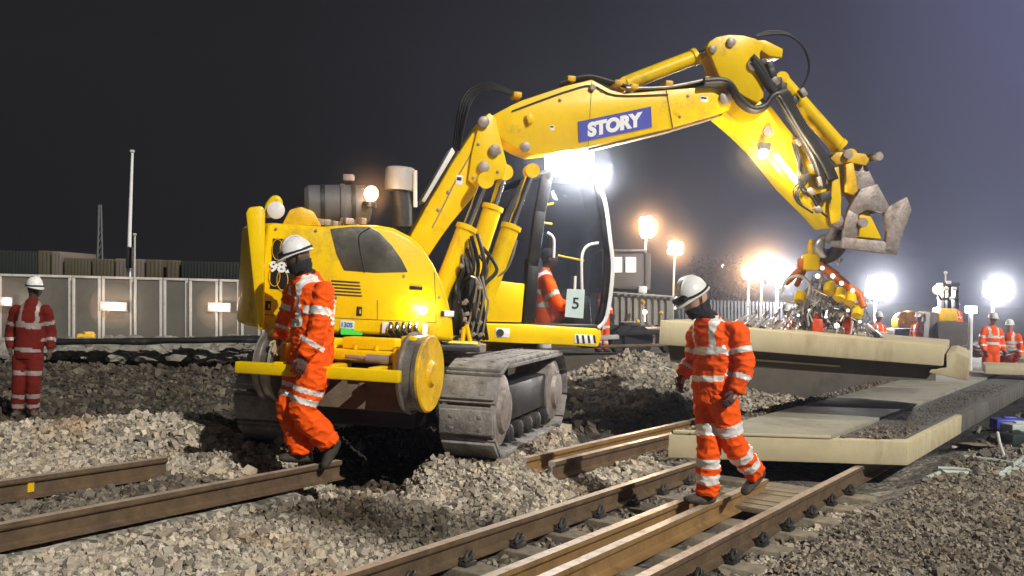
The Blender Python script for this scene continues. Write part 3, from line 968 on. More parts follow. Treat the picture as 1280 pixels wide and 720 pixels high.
b = MB(); b.box(U(561, 392, -1.183), (0.10, 0.012, 0.055), Matrix((UF, UL, UU)).transposed(), 0.003); lb = b.build('warning_label', M['sign_white'], hood)
b = MB(); b.box(U(553, 392, -1.192), (0.03, 0.006, 0.05), Matrix((UF, UL, UU)).transposed()); b.build('label_symbol', M['ink'], lb)
b = MB(); b.lathe([(0, .035), (.012, .04), (.02, .03)], U(528, 388, -1.18), -UL, 18); bl = b.build('body_glint_disc', M['lens_warm'], exc)  # lit disc added where the housing only mirrors a light
bloom_q = [(U(528, 388, -1.22), bl)]
# connector block + pale tags under the housing
b = MB()
b.box(U(482, 410, -1.20), (0.07, 0.03, 0.10), Matrix((UF, UL, UU)).transposed(), 0.005)
b.build('pale_tag', M['white'], exc)
b = MB()
b.box(U(531, 415, -1.20), (0.05, 0.03, 0.15), Matrix((UF, UL, UU)).transposed(), 0.005)
b.build('pale_tag', M['white'], exc)
b = MB()
for k in range(5):
    b.tube([U(489 + 8 * k, 404, -1.22), U(487 + 8 * k, 412, -1.25), U(492 + 8 * k, 419, -1.2)], 0.022, 10, 3)
b.build('hose_coupling', M['chrome'], exc)

# things on top of the housing
b = MB(); b.tube([U(333, 272, -1.0), U(336, 258, -1.0), U(343, 249, -1.0), U(348, 251, -1.0), U(349, 262, -1.0)], 0.035, 10, 3)
b.build('lifting_eye', M['yellow'], exc)
b = MB(); b.lathe([(-.06, .075), (0, .08), (.03, .08), (.04, .06)], U(345, 263, -1.05), -UL, 20); b.build('tail_camera', M['white'], exc)
b = MB()
b.prism([U(x, y, -1.1) for x, y in ((352, 281), (362, 262), (376, 258), (392, 264), (402, 283))], UL * 0.5, 0.02)
b.build('filler_cover', M['yellow_dirty'], exc)
tank = MB()
p0, p1 = U(378, 257, -.55), U(462, 257, -.55)
axd = (p1 - p0).normalized(); ln = (p1 - p0).length
tank.lathe([(0, .08), (.02, .17), (.06, .20), (ln * .55, .205), (ln * .56, .215), (ln * .62, .215), (ln * .63, .205), (ln * .93, .20), (ln, .15), (ln + .02, .06)], p0, axd, 32)
tk = tank.build('air_cleaner', M['tank'], exc)
b = MB()
for a_ in (.3, .75):
    b.lathe([(-.02, .212), (.02, .212)], p0 + axd * ln * a_, axd, 32)
b.build('clamp_band', M['dark'], tk)
b = MB(); b.box(U(436, 222, -.6), (.1, .1, .06), None, .01); b.build('cleaner_bracket', M['worn'], exc)
b = MB()
for k in range(9):
    b = MB()
    b.box(U(395 + k * 7 + random.uniform(-2, 2), 279 + random.uniform(-3, 2), -1.0 + random.uniform(0, .3)), (.09, .07, .06), Matrix.Rotation(random.uniform(-1, 1), 3, 'Z'), .012)
    b.build('valve_block', M['worn'], exc)
st_ = MB()
st_.lathe([(0, .02), (0, .145), (.04, .15), (.21, .15), (.23, .13), (.23, .02)], U(499, 238, -.4), UU, 28)
ex1 = st_.build('exhaust_muffler', M['silver'], exc)
b = MB(); b.tube([U(503, 283, -.4), U(503, 262, -.4), U(500, 239, -.4)], 0.10, 16); b.build('exhaust_pipe', M['dark'], exc)
b = MB(); b.tube([U(519, 259, -.5), U(519, 236, -.5), U(519, 213, -.5)], 0.02, 8); b.build('guard_rail', M['white'], exc)
b = MB(); b.lathe([(-.05, .07), (0, .07), (.01, .05)], U(462, 253, -.75), UU, 16); bb = b.build('beacon_base', M['black'], exc)
b = MB(); b.ball(U(464, 242, -.75), (.07, .07, .075)); b.build('beacon_lens', M['lens_amber'], bb)

# --- boom
low = [(608, 144), (617, 143), (626, 178), (632, 207), (628, 222), (616, 224), (598, 238), (563, 281), (550, 299), (520, 345), (492, 372), (478, 355), (500, 318), (520, 282), (532, 260), (568, 200), (598, 154)]
lb_ = up_prism(low, -0.22, 0.22, 'lower_boom', M['yellow'], exc, 0.02)
for Y0, Y1 in ((-0.265, -0.226), (0.226, 0.265)):
    up_prism([(600, 150), (612, 141), (619, 148), (627, 178), (634, 207), (630, 223), (612, 226), (597, 236), (585, 225), (590, 190)], Y0, Y1, 'knuckle_plate', M['yellow'], lb_, 0.008)
b = MB(); b.prism([U(x, y, -0.20) for x, y in ((527, 251), (531, 253), (569, 190), (565, 184))], UL * .4, .005); b.build('hose_guard', M['white'], lb_)
for x, y in ((604, 153), (604, 209), (618, 188)):
    b = MB()
    b.lathe([(0, .06), (.04, .06), (.05, .04)], U(x, y, -.266), -UL, 16)
    b.build('pivot_pin', M['worn'], lb_)
hi = [(612, 146), (640, 131), (653, 125), (707, 107), (740, 99), (764, 112), (781, 117), (835, 112), (885, 108), (906, 113), (915, 124), (913, 137), (899, 143), (840, 160), (735, 185), (665, 194), (648, 187), (630, 176), (618, 166)]
hb_ = up_prism(hi, -0.20, 0.20, 'upper_boom', M['yellow'], exc, 0.018)
b = MB()
b.prism([U(x, y, -.16) for x, y in ((735, 188.5), (735, 185), (840, 160), (899, 143.5), (899, 146), (840, 163.5))], UL * .32); b.build('boom_belly_plate', M['tan'], hb_)
for x, y, r_ in ((906, 123, .07), (740, 110, .035), (656, 184, .055)):
    b = MB()
    b.lathe([(0, r_), (.03, r_), (.04, r_ * .6)], U(x, y, -.201), -UL, 18)
    b.build('pivot_pin', M['worn'], hb_)
b = MB(); b.tube([U(833, 113, -.203), U(841, 160, -.203)], .006, 6); b.tube([U(740, 101, -.203), U(735, 184, -.203)], .003, 6); b.build('weld_seam', M['brown_plate'], hb_)
# STORY sign
sg = up_prism([(723, 152), (814, 133), (815, 159), (724, 178)], -0.214, -0.203, 'company_sign', M['blue'], hb_, 0.0)
sx = (U(815, 146, -.214) - U(723, 165, -.214)).normalized()
sy = UL.cross(sx) * -1
if sy.z < 0: sy = -sy
text_mesh('company_name', 'STORY', 0.155, (U(723.5, 165, -.217) + U(814.5, 146, -.217)) / 2, sx, sy, M['sign_white'], sg, 0.010, 0.22, width=0.66)


def cylinder(a, b, r, rod_r, split, name, parent, m='yellow', Ys=(None,)):
    """ram from base a to rod end b (world), barrel covers split of it"""
    d = (b - a); L = d.length; d.normalize()
    w = MB()
    w.lathe([(0, r * .7), (.03, r), (L * split - .05, r), (L * split - .05, r * 1.15), (L * split, r * 1.15), (L * split + .01, rod_r * 1.3)], a, d, 22)
    w.lathe([(-.07, .02), (-.07, r * .9), (.07, r * .9), (.07, .02)], a, UL, 18)
    o = w.build(name, M[m], parent)
    w = MB(); w.tube([a + d * L * split, b], rod_r, 16); w.build('piston_rod', M['chrome'], o)
    w = MB(); w.lathe([(-.07, .02), (-.075, rod_r * 1.9), (.075, rod_r * 1.9), (.07, .02)], b, UL, 18); w.build('rod_eye', M[m], o)
    return o


cylinder(U(541, 392, -.42), U(606, 226, -.42), 0.095, 0.045, .66, 'boom_cylinder', exc)
cylinder(U(574, 388, -.05), U(630, 216, -.05), 0.10, 0.045, .76, 'boom_cylinder', exc)
cylinder(U(600, 392, -.22), U(664, 214, -.22), 0.095, 0.04, .62, 'adjust_cylinder', exc)
b = MB()
b.prism([U(x, y, -.30) for x, y in ((570, 300), (590, 330), (610, 400), (600, 428), (572, 428), (560, 340))], UL * .5, .02)
b.build('boom_foot_bracket', M['dark'], exc)
# hose tangle at the boom foot
b = MB()
for k in range(9):
    x0 = 572 + k * 4
    pts = [(x0 + random.uniform(-4, 4), 300 + random.uniform(-10, 20)), (x0 + 10 + random.uniform(-8, 8), 335 + random.uniform(-8, 8)), (x0 + random.uniform(-10, 12), 365 + random.uniform(-8, 8)), (x0 + random.uniform(-8, 10), 395), (x0 + 5, 424)]
    b.tube([U(x, y, -.52 + random.uniform(-.06, .15)) for x, y in pts], random.choice((.012, .017, .02)), 8, 5)
b.build('hydraulic_hose', M['rubber'], exc)
b = MB()
for k in range(4):
    pts = [(588 + k * 5, 345), (596 + k * 4, 352 + 6 * k), (592 + k * 6, 380), (582 + k * 7, 418)]
    b.tube([U(x, y, -.56) for x, y in pts], .012, 8, 5)
b.tube([U(x, y, -.30) for x, y in ((646, 300), (640, 322), (630, 340), (602, 357), (597, 372))], .012, 8, 5)
b.build('steel_pipe', M['steel'], exc)
b = MB()
for k in range(12):
    p = U(random.uniform(576, 606), random.uniform(330, 420), -.55)
    b.box(p, (.05, .05, .04), Matrix.Rotation(random.uniform(0, 3), 3, 'Y'), .008)
b.build('hose_fitting', M['worn'], exc)
b = MB()
b.tube([U(578, 428, -.7), U(580, 410, -.7), U(583, 406, -.7), U(588, 428, -.7)], .022, 8)
b.tube([U(560, 428.5, -.75), U(597, 430, -.75)], .025, 8)
b.build('step_bracket', M['yellow'], exc)
# hose bundle on the back of the boom knuckle
b = MB()
for k in range(5):
    pts = [(575 - k * 2, 190 - k * 2), (582 - k * 2, 150 - k * 4), (592 - k, 122 - k * 3), (612, 112 - k * 2), (638, 118 - k), (652, 124)]
    b.tube([U(x, y, -.1 + .06 * k) for x, y in pts], .011, 8, 6)
b.build('hose_loop', M['rubber'], hb_)
for x, y in ((645, 120), (712, 100), (770, 105), (790, 110), (833, 106), (882, 101)):
    b = MB()
    b.box(U(x, y, -.1), (.09, .2, .06), Matrix((UF, UL, UU)).transposed(), .012)
    b.build('hose_clamp', M['yellow_dirty'], hb_)
b = MB()
for k in range(3):
    b.tube([U(x, y + k * 2.0, -.17 + .06 * k) for x, y in ((700, 104), (735, 95), (768, 103), (800, 110), (840, 108), (885, 100))], .018, 8, 5)
b.build('boom_hose', M['rubber'], hb_)
b = MB()
b.tube([U(x, y, -.18) for x, y in ((783, 110), (812, 110), (840, 108), (880, 100))], .016, 8, 3)
b.build('boom_pipe', M['steel'], hb_)
cylinder(U(779, 106, -.0), U(890, 63, -.0), 0.085, 0.042, .82, 'dipper_cylinder', exc)

UM = Matrix((UF, UL, UU)).transposed()
rnd0 = random.Random(21)
for x, y, r_, par, Y in ((598, 180, .018, lb_, -.267), (625, 190, .018, lb_, -.267), (592, 222, .018, lb_, -.267), (622, 215, .018, lb_, -.267), (560, 240, .02, lb_, -.222), (548, 262, .02, lb_, -.222), (700, 125, .02, hb_, -.202), (860, 120, .018, hb_, -.202), (850, 146, .018, hb_, -.202), (752, 113, .018, hb_, -.202),
                        (345, 286, .014, hood, -1.181), (395, 288, .014, hood, -1.181), (505, 345, .014, hood, -1.181), (420, 372, .014, hood, -1.181), (520, 395, .014, hood, -1.181), (548, 372, .014, hood, -1.181)):
    b = MB(); b.lathe([(0, r_), (.010, r_), (.014, r_ * .6)], U(x, y, Y), -UL, 6); b.build('bolt_head', M['worn'], par)
b = MB(); b.prism([U(x, y, -.202) for x, y in ((656, 145), (663, 143), (667, 152), (660, 156))], UL * -.05, .008); b.build('boom_lug', M['yellow'], hb_)
for x, y, par, Y, w_, h_ in ((574, 225, lb_, -.222, .07, .10), (880, 124, hb_, -.202, .09, .06), (690, 160, hb_, -.202, .05, .05)):
    b = MB(); b.box(U(x, y, Y), (w_, .004, h_), UM, .001); st = b.build('warning_sticker', M['sign_white'], par)
    b = MB(); b.box(U(x, y - 1.5, Y - .003), (w_ * .7, .004, h_ * .35), UM, .001); b.build('sticker_print', M['ink'], st)
b = MB(); b.tube([U(x, y, -.215) for x, y in ((600, 165), (590, 190), (570, 225), (552, 262), (540, 285))], .009, 8, 4); b.build('grease_pipe', M['steel'], lb_)
b = MB(); b.tube([U(x, y, -.212) for x, y in ((640, 139), (680, 124), (712, 113), (740, 107), (770, 119), (835, 118))], .008, 8, 4); b.build('grease_pipe', M['dark'], hb_)
b = MB(); b.box(U(520, 360, -1.186), (.12, .015, .035), UM, .006); b.build('door_handle', M['black'], hood)
for k in range(5):
    b = MB(); b.box(U(432 + k * .6, 352 + k * 4.2, -1.183), (.26, .012, .012), UM, .003); b.build('vent_slot', M['dark'], hood)

# dipper
dip = [(902, 144), (930, 168), (953, 191), (987, 234), (1020, 267), (1037, 286), (1046, 284), (1052, 272), (1051, 232), (1030, 208), (1008, 188), (985, 160), (969, 139), (955, 122), (946, 129), (921, 112)]
dp = up_prism(dip, -0.17, 0.17, 'dipper_arm', M['yellow'], exc, 0.015)
kn = [(884, 58), (887, 52), (896, 46), (912, 43), (930, 44), (944, 48), (957, 55), (950, 66), (951, 82), (955, 105), (955, 121), (947, 129), (930, 120), (912, 106), (899, 95), (891, 75)]
for Y0, Y1 in ((-0.235, -0.175), (0.175, 0.235)):
    up_prism(kn, Y0, Y1, 'dipper_head_plate', M['yellow'], dp, 0.012)
up_prism([(x * .9 + 92, y * .9 + 8) for x, y in kn], -0.17, 0.17, 'dipper_head', M['yellow_dirty'], dp, 0.01)
for x, y, r_ in ((890, 62, .045), (913, 53, .05), (941, 81, .07)):
    b = MB()
    b.lathe([(0, r_), (.03, r_), (.04, r_ * .6)], U(x, y, -.236), -UL, 18)
    b.build('pivot_pin', M['worn'], dp)
b = MB(); b.lathe([(0, .06), (.03, .06), (.04, .03)], U(959, 165, -.171), -UL, 18); b.build('pivot_pin', M['worn'], dp)
b = MB(); b.lathe([(0, .075), (.05, .075), (.06, .04)], U(1044, 276, -.171), -UL, 18); b.build('pivot_pin', M['worn'], dp)
cylinder(U(975, 100, -.02), U(1060, 196, -.02), 0.095, 0.045, .88, 'bucket_cylinder', exc)
up_prism([(946, 50), (957, 50), (979, 61), (978, 72), (962, 70), (950, 62)], -.12, .12, 'cylinder_lug', M['yellow'], dp, .01)
b = MB()
for k in range(4):
    o_ = k * 3.0
    pts = [(880, 101 + o_ * .3), (902, 100 + o_ * .5), (914, 106 + o_ * .6), (924, 122 + o_ * .7), (940, 135 + o_ * .4), (956, 132 + o_ * .2), (966, 120), (975, 118 - o_ * .4), (985, 134), (1000, 160), (1016, 184), (1030, 206), (1038, 224)]
    b.tube([U(x + (o_ * .8 if i > 6 else 0), y, -.30 + .03 * k) for i, (x, y) in enumerate(pts)], .034, 10, 5)
for k in range(5):
    o_ = k * 4.4
    pts = [(946, 70 + o_ * .5), (958, 84 + o_ * .6), (968 + o_ * .1, 104 + o_ * .5), (978 + o_ * .35, 122 + o_ * .2), (992 + o_ * .4, 146), (1008 + o_ * .42, 172), (1022 + o_ * .42, 197), (1030 + o_ * .3, 218), (1036, 236)]
    b.tube([U(x - 6, y, -.245 - .025 * (k % 2)) for x, y in pts], .036, 10, 5)
b.build('dipper_hose', M['rubber'], dp)
for x, y, a_, w_, h_, m_ in ((1016, 196, 55, .16, .07, 'worn'), (1000, 168, 55, .18, .05, 'dark'), (985, 142, 55, .18, .05, 'worn'), (1026, 226, 60, .12, .09, 'worn'), (1030, 246, 70, .10, .12, 'dark'), (1012, 240, 40, .09, .06, 'worn'), (1006, 222, 50, .08, .10, 'dark'), (1022, 262, 45, .08, .05, 'worn')):
    b = MB(); b.box(U(x, y, -.24), (w_, .12, h_), UM @ Matrix.Rotation(R(a_), 3, 'Y'), .012); b.build('hose_clip', M[m_], dp)
b = MB()
for k in range(4):
    b.tube([U(x + rnd0.uniform(-3, 3), y + rnd0.uniform(-3, 3), -.26) for x, y in ((1002, 200), (996, 218), (1004, 236), (1016, 244), (1024, 262), (1034, 270))], .010, 7, 5)
b.build('thin_hose', M['rubber'], dp)
b = MB()
for k in range(3):
    b.tube([U(x, y, -.05 + .05 * k) for x, y in ((945, 46 - k), (962, 43 - 2 * k), (985, 44 - k), (1003, 58), (1011, 78 + k), (1009, 96), (1002, 110))], .013, 8, 6)
b.build('hose_arc', M['rubber'], dp)
b = MB()
for k in range(7):
    b.box(U(952 + k * 6 + random.uniform(-3, 3), 78 + k * 8 + random.uniform(-3, 3), -.1 + random.uniform(-.1, .1)), (.12, .16, .08), Matrix((UF, UL, UU)).transposed() @ Matrix.Rotation(R(50 + 10 * k), 3, 'Y'), .015)
b.build('hydraulic_manifold', M['dark'], dp)
for x, y in ((968, 102), (998, 177), (1017, 208), (1024, 190), (1003, 116)):
    b = MB()
    b.box(U(x, y, -.2), (.1, .08, .07), Matrix((UF, UL, UU)).transposed() @ Matrix.Rotation(R(48), 3, 'Y'), .012)
    b.build('hose_bracket', M['worn'], dp)
b = MB()
for k in range(3):
    b.tube([U(x + k * 3, y + k * 2, -.22) for x, y in ((990, 178), (997, 205), (1003, 222), (992, 236), (996, 252), (1010, 262))], .011, 8, 5)
b.build('thin_hose', M['rubber'], dp)
# tipping links, quick hitch
for Y in (-0.24, 0.20):
    b = MB()
    b.prism([U(x, y, Y) for x, y in ((1038, 198), (1046, 190), (1062, 190), (1082, 192), (1087, 199), (1083, 207), (1062, 203), (1046, 206))], UL * .05, .01)
    b.prism([U(x, y, Y - .055) for x, y in ((1058, 205), (1067, 203), (1073, 238), (1067, 244), (1058, 240))], UL * .05, .01)
    b.build('tipping_link', M['yellow_dirty'], exc)
    b = MB()
    b.prism([U(x, y, Y + .002) for x, y in ((1041, 210), (1049, 208), (1052, 250), (1050, 276), (1041, 280), (1038, 262))], UL * .045, .01)
    b.build('link_arm', M['yellow'], exc)
b = MB()
b.prism([U(x, y, -.16) for x, y in ((1055, 206), (1082, 202), (1094, 228), (1112, 258), (1092, 268), (1070, 238))], UL * .32, .015)
b.lathe([(-.3, .05), (.3, .05)], U(1044, 197, 0), UL, 16)
b.lathe([(-.3, .05), (.3, .05)], U(1081, 199, 0), UL, 16)
b.build('link_crosspiece', M['worn'], exc)
qh = None
for Y0 in (-0.24, 0.18):
    b = MB()
    # side plate with open throat, built as a frame of four bars
    for quad in (((1061, 262), (1076, 236), (1097, 230), (1112, 258), (1106, 266), (1084, 262), (1073, 268)),
                 ((1112, 258), (1134, 246), (1140, 262), (1126, 300), (1121, 319), (1106, 316), (1109, 290), (1106, 266)),
                 ((1055, 296), (1106, 302), (1121, 319), (1055, 310)),
                 ((1061, 262), (1073, 268), (1072, 290), (1070, 297.5), (1055, 296), (1057, 275))):
        b.prism([U(x, y, Y0) for x, y in quad], UL * .06, .006)
    if qh is None:
        qh = b.build('quick_hitch', M['worn'], exc)
    else:
        b.build('hitch_cheek', M['worn'], qh)
b = MB()
b.prism([U(x, y, -.17) for x, y in ((1074, 296), (1074, 268), (1086, 264), (1103, 299))], UL * .3, .01)
b.build('hitch_wedge', M['yellow'], qh)
b = MB()
b.prism([U(x, y, -.175) for x, y in ((1057, 300), (1104, 306), (1120, 316), (1057, 307))], UL * .35, .004)
b.lathe([(-.28, .055), (.28, .055)], U(1063, 280, 0), UL, 16)
b.build('hitch_cross_bar', M['worn'], qh)
# lamp on the dipper
b = MB(); b.box(U(955, 184, -.24), (.13, .10, .10), Matrix((UF, UL, UU)).transposed(), .015); al = b.build('arm_lamp', M['black'], exc)
b = MB(); b.lathe([(0, .055), (.02, .06), (.03, .05)], U(953, 191.5, -.295), (UF * .1 - UU * .5 - UL * .8), 16); b.build('lamp_lens', M['lens_warm'], al)
b = MB(); b.prism([U(x, y, -.185) for x, y in ((966, 192), (972, 192), (1000, 226), (996, 232))], UL * .014, .003); b.build('arm_light_bar', M['lens_warm'], al)

# --- cab (left of the boom, i.e. on the far side)
CY0, CY1 = 0.32, 1.22
cabn = up_prism([(600, 404), (660, 405.5), (751, 411), (752, 421), (748, 434), (700, 431), (640, 429), (600, 427)], CY0 - .06, CY1, 'cab_base', M['yellow'], exc, .02)
up_prism([(606, 349), (656, 355), (652, 403), (600, 402)], CY0 - .03, CY1 - .5, 'cab_side_panel', M['yellow'], exc, .012)
PROF = [(662, 408), (667, 330), (676, 262), (684, 222), (700, 212), (738, 212), (747, 225), (757, 275), (762, 320), (757, 380), (749, 410)]
cab = None
for Y in (CY0, CY1 - .09):
    b = MB()
    # rear pillar, roof rail, front pillar, sill - rounded box sections
    for seg, w in (((PROF[0], PROF[1], PROF[2], PROF[3]), 14), ((PROF[3], PROF[4], PROF[5], PROF[6]), 10), ((PROF[6], PROF[7], PROF[8], PROF[9], PROF[10]), 9), ((PROF[10], PROF[0]), 9)):
        for (x0, y0), (x1, y1) in zip(seg, seg[1:]):
            L = math.hypot(x1 - x0, y1 - y0); ux, uy = (x1 - x0) / L, (y1 - y0) / L
            h = w / 2
            b.prism([U(x0 - ux * h * .55 - uy * h, y0 - uy * h * .55 + ux * h, Y), U(x1 + ux * h * .55 - uy * h, y1 + uy * h * .55 + ux * h, Y),
                     U(x1 + ux * h * .55 + uy * h, y1 + uy * h * .55 - ux * h, Y), U(x0 - ux * h * .55 + uy * h, y0 - uy * h * .55 - ux * h, Y)], UL * (.09 + random.uniform(-.002, .002)), .014)
    if cab is None:
        cab = b.build('cab', M['black'], exc)
    else:
        b.build('far_door_frame', M['black'], cab)
# rear quarter
up_prism([(622, 300), (664, 300), (672, 250), (680, 222), (650, 232), (634, 262)], CY0 + .02, CY0 + .05, 'rear_quarter_glass', M['glass'], cab, 0)
b = MB()
b.prism([U(x, y, CY0 + .03) for x, y in ((600, 402), (618, 300), (634, 258), (650, 229), (656, 229), (640, 262), (624, 300), (608, 402))], UL * .06, .01)
b.prism([U(x, y, CY1 - .12) for x, y in ((600, 402), (618, 300), (634, 258), (650, 229), (662, 229), (650, 262), (634, 300), (620, 402))], UL * .06, .01)
b.build('rear_pillar', M['black'], cab)
b = MB()
b.prism([U(x, y, CY0 + .02) for x, y in ((648, 232), (652, 222), (690, 208), (738, 207), (748, 216), (747, 222), (690, 218), (656, 230))], UL * (CY1 - CY0 - .04), .015)
b.build('cab_roof', M['black'], cab)
up_prism([(669, 404), (674, 330), (682, 262), (690, 222), (738, 218), (743, 232), (752, 276), (757, 320), (752, 378), (746, 405)], CY0 + .045, CY0 + .053, 'door_glass', M['glass'], cab, 0)
up_prism([(669, 404), (674, 330), (682, 262), (690, 222), (738, 218), (743, 232), (752, 276), (757, 320), (752, 378), (746, 405)], CY1 - .05, CY1 - .042, 'far_door_glass', M['glass'], cab, 0)
b = MB()
fr_ = [U(x, y, CY0 + .1) for x, y in ((746, 226), (757, 276), (761.5, 320), (756.5, 380), (749, 409))]
for p, q in zip(fr_, fr_[1:]):
    b.prism([p, q, q + UF * .01, p + UF * .01], UL * (CY1 - CY0 - .2))
b.build('windscreen', M['glass'], cab)
b = MB()
b.prism([U(x, y, CY0 + .1) for x, y in ((603, 402), (660, 404), (662, 360), (610, 352))], UL * .7, .02)
b.prism([U(x, y, CY0 + .1) for x, y in ((700, 408), (740, 409), (738, 372), (725, 366), (716, 372))], UL * .25, .02)
b.build('console', M['black'], cab)
b = MB()
b.prism([U(x, y, .55) for x, y in ((672, 400), (706, 401), (706, 384), (684, 379), (678, 322), (666, 322), (664, 380))], UL * .45, .03)
b.build('seat', M['dark'], cab)
for pts in (((728, 376), (727, 340), (728, 318), (735, 307), (748, 304)), ((718, 376), (719, 345)), ((692, 322), (692, 298), (684, 291))):
    b = MB(); b.tube([U(x, y, CY0 - .03) for x, y in pts], .016, 10, 3); b.build('grab_rail', M['white'], cab)
b = MB(); b.tube([U(x, y, CY0 - .06) for x, y in ((749, 233), (757, 255), (763, 300), (766, 338), (759, 394), (748, 410))], .022, 10, 4); b.build('front_guard_rail', M['white'], cab)
sh = up_prism([(709, 361), (731, 362), (729, 398), (706, 396)], CY0 - .062, CY0 - .056, 'number_sheet', M['sheet'], cab, 0)
text_mesh('sheet_number', '5', 0.125, U(719.5, 379, CY0 - .0655), UF, UU, M['ink'], sh, 0.001, width=.075)
b = MB(); b.box(U(628, 416, CY0 - .062), (.16, .012, .10), Matrix((UF, UL, UU)).transposed(), .003); lb = b.build('warning_label', M['sign_white'], cabn)
b = MB(); b.lathe([(0, .042), (.01, .042)], U(625, 416, CY0 - .070), -UL, 20); b.build('label_symbol', M['dark'], lb)
b = MB(); b.box(U(731, 424, CY0 - .062), (.24, .012, .10), Matrix((UF, UL, UU)).transposed(), .003); hz = b.build('hazard_plate', M['sign_white'], cabn)
b = MB()
for k in range(4):
    c = U(721 + 7 * k, 424, CY0 - .0705)
    b.prism([c + UF * -.012 + UU * .045, c + UF * .014 + UU * .045, c + UF * .034 - UU * .045, c + UF * .008 - UU * .045], UL * .002)
b.build('hazard_stripe', M['ink'], hz)
b = MB()
for x0, y0, x1, y1 in ((676, 258, 692, 254), (676, 278, 690, 280), (690, 318, 730, 326)):
    b.tube([U(x0, y0, .7), U(x1, y1, .7)], .014, 8)
b.build('yellow_strap', M['yellow'], cab)
# roof lights
b = MB(); b.box(U(712, 203, .55), (.50, .14, .12), Matrix((UF, UL, UU)).transposed(), .02); wl = b.build('roof_light_bar', M['black'], cab)
b = MB(); b.prism([U(x, y, .476) for x, y in ((681, 191), (741, 187), (742, 214), (681, 216))], UL * -.015, .004); b.build('lamp_lens', M['lens_cool'], wl)
b = MB(); b.box(U(748, 222, .40), (.12, .12, .12), Matrix((UF, UL, UU)).transposed(), .02); wl2 = b.build('work_lamp', M['black'], cab)
b = MB(); b.lathe([(0, .085), (.02, .09), (.035, .07)], U(748, 222, .335), -UL + UF * .3, 18); b.build('lamp_lens', M['lens_cool'], wl2)


# ---------------------------------------------------------------- slab in the air and its lifting gear
def at(px, py, D): return gy(px, py, D)


LD = V((.42, .90, 0))
ls = thing('lifted_slab', at(1000, 440, 11.6), 'cream concrete slab hanging level from the excavator above the others', 'slab')
b = MB(); b.prism([at(825, 400, 11.5), at(940, 411, 11.4), at(1181, 432, 11.2), at(1179, 458, 11.2), at(940, 439, 11.4), at(823, 431, 11.5)], LD * 2.2, .018); b.build('slab_body', M['concrete'], ls)
b = MB(); b.prism([at(1183, 441, 11.24), at(1194, 440, 11.24), at(1211, 448, 11.22), at(1210, 476, 11.22), at(1161, 466, 11.26), at(1163, 462, 11.26), at(1183, 459.5, 11.24)], LD * 2.1, .012); b.build('stepped_end', M['concrete'], ls)
b = MB(); b.prism([at(834, 430, 11.66), at(1174, 456, 11.40), at(1158, 474, 11.40), at(838, 452, 11.66)], LD * 1.9, .01); b.build('underside', M['slab_dark'], ls)  # shade under the slab put into its dark colour
b = MB(); b.prism([at(860, 442.5, 11.60), at(1050, 457, 11.44), at(1050, 459, 11.44), at(860, 445, 11.60)], LD * .05); b.build('underside_ledge', M['concrete'], ls)

lf = thing('lifting_rig', at(1025, 420, 12.3), 'orange and yellow lifting frame with grey chain legs standing over the hanging slab', 'lifting rig')
LR = Matrix.Rotation(-R(8), 3, 'Z')
b = MB(); b.box(at(1013, 328, 12.2), (.20, .22, .20), LR, .03); b.build('swivel_block', M['yellow'], lf)
b = MB(); b.lathe([(-.16, .05), (-.05, .07), (.1, .06), (.2, .03)], at(1014, 320, 12.2), V((0, 0, 1)), 14); b.build('swivel_post', M['yellow_dirty'], lf)
b = MB(); b.box(at(1002, 329, 12.2), (.10, .16, .12), LR, .03); b.build('swivel_cap', M['orange_paint'], lf)
for (x0, y0, x1, y1, D0, D1, r_) in ((1018, 326, 1046, 346, 12.15, 12.1, .06), (1044, 346, 1075, 370, 12.1, 12.0, .055), (1008, 330, 982, 354, 12.2, 12.5, .04), (1024, 332, 1068, 362, 12.5, 12.9, .04), (1074, 368, 1080, 384, 12.0, 11.95, .04), (1006, 336, 996, 356, 12.3, 12.7, .035)):
    b = MB(); b.tube([at(x0, y0, D0), at(x1, y1, D1)], r_, 12)
    b.build('spreader_arm', M['orange_paint'], lf)
for (x, y, D) in ((1037, 360, 12.0), (1050, 368, 11.95), (1063, 373, 12.0), (1000, 372, 12.3), (1072, 389, 12.0)):
    b = MB(); b.lathe([(-.075, .035), (-.07, .065), (.02, .07), (.07, .06), (.085, .03)], at(x, y, D), V((.3, .5, .8)), 18); b.build('drive_motor', M['yellow'], lf)
for (x, y, D, r_) in ((1028, 335, 11.98, .026), (1041, 345, 11.98, .03), (1052, 354, 11.95, .028), (1022, 345, 11.95, .03), (1066, 363, 11.95, .026), (1046, 407, 11.9, .034), (1012, 388, 11.95, .02), (1033, 396, 11.95, .018), (1060, 388, 11.95, .02), (998, 394, 12, .018), (1075, 402, 11.95, .02)):
    b = MB(); b.lathe([(-.02, r_ * .8), (0, r_), (.012, r_ * .7)], at(x, y, D), V((0, -1, .2)), 14); b.build('emissive_glint', M['glint'], lf)
rnd = random.Random(3)
b = MB()
for k in range(190):
    y = rnd.uniform(342, 416)
    hw = 14 + (y - 342) * .62
    x = 1030 + (y - 342) * .05 + rnd.uniform(-hw, hw)
    D = rnd.uniform(11.95, 12.9)
    a = rnd.choice((rnd.uniform(.9, 2.2), rnd.uniform(0, 3.1)))
    L = rnd.uniform(5, 20)
    b.tube([at(x, y, D), at(x + L * math.cos(a), min(y + L * math.sin(a), 421), D + rnd.uniform(-.2, .2))], rnd.uniform(.006, .014), 7)
b.build('frame_linkage', M['chain'], lf)
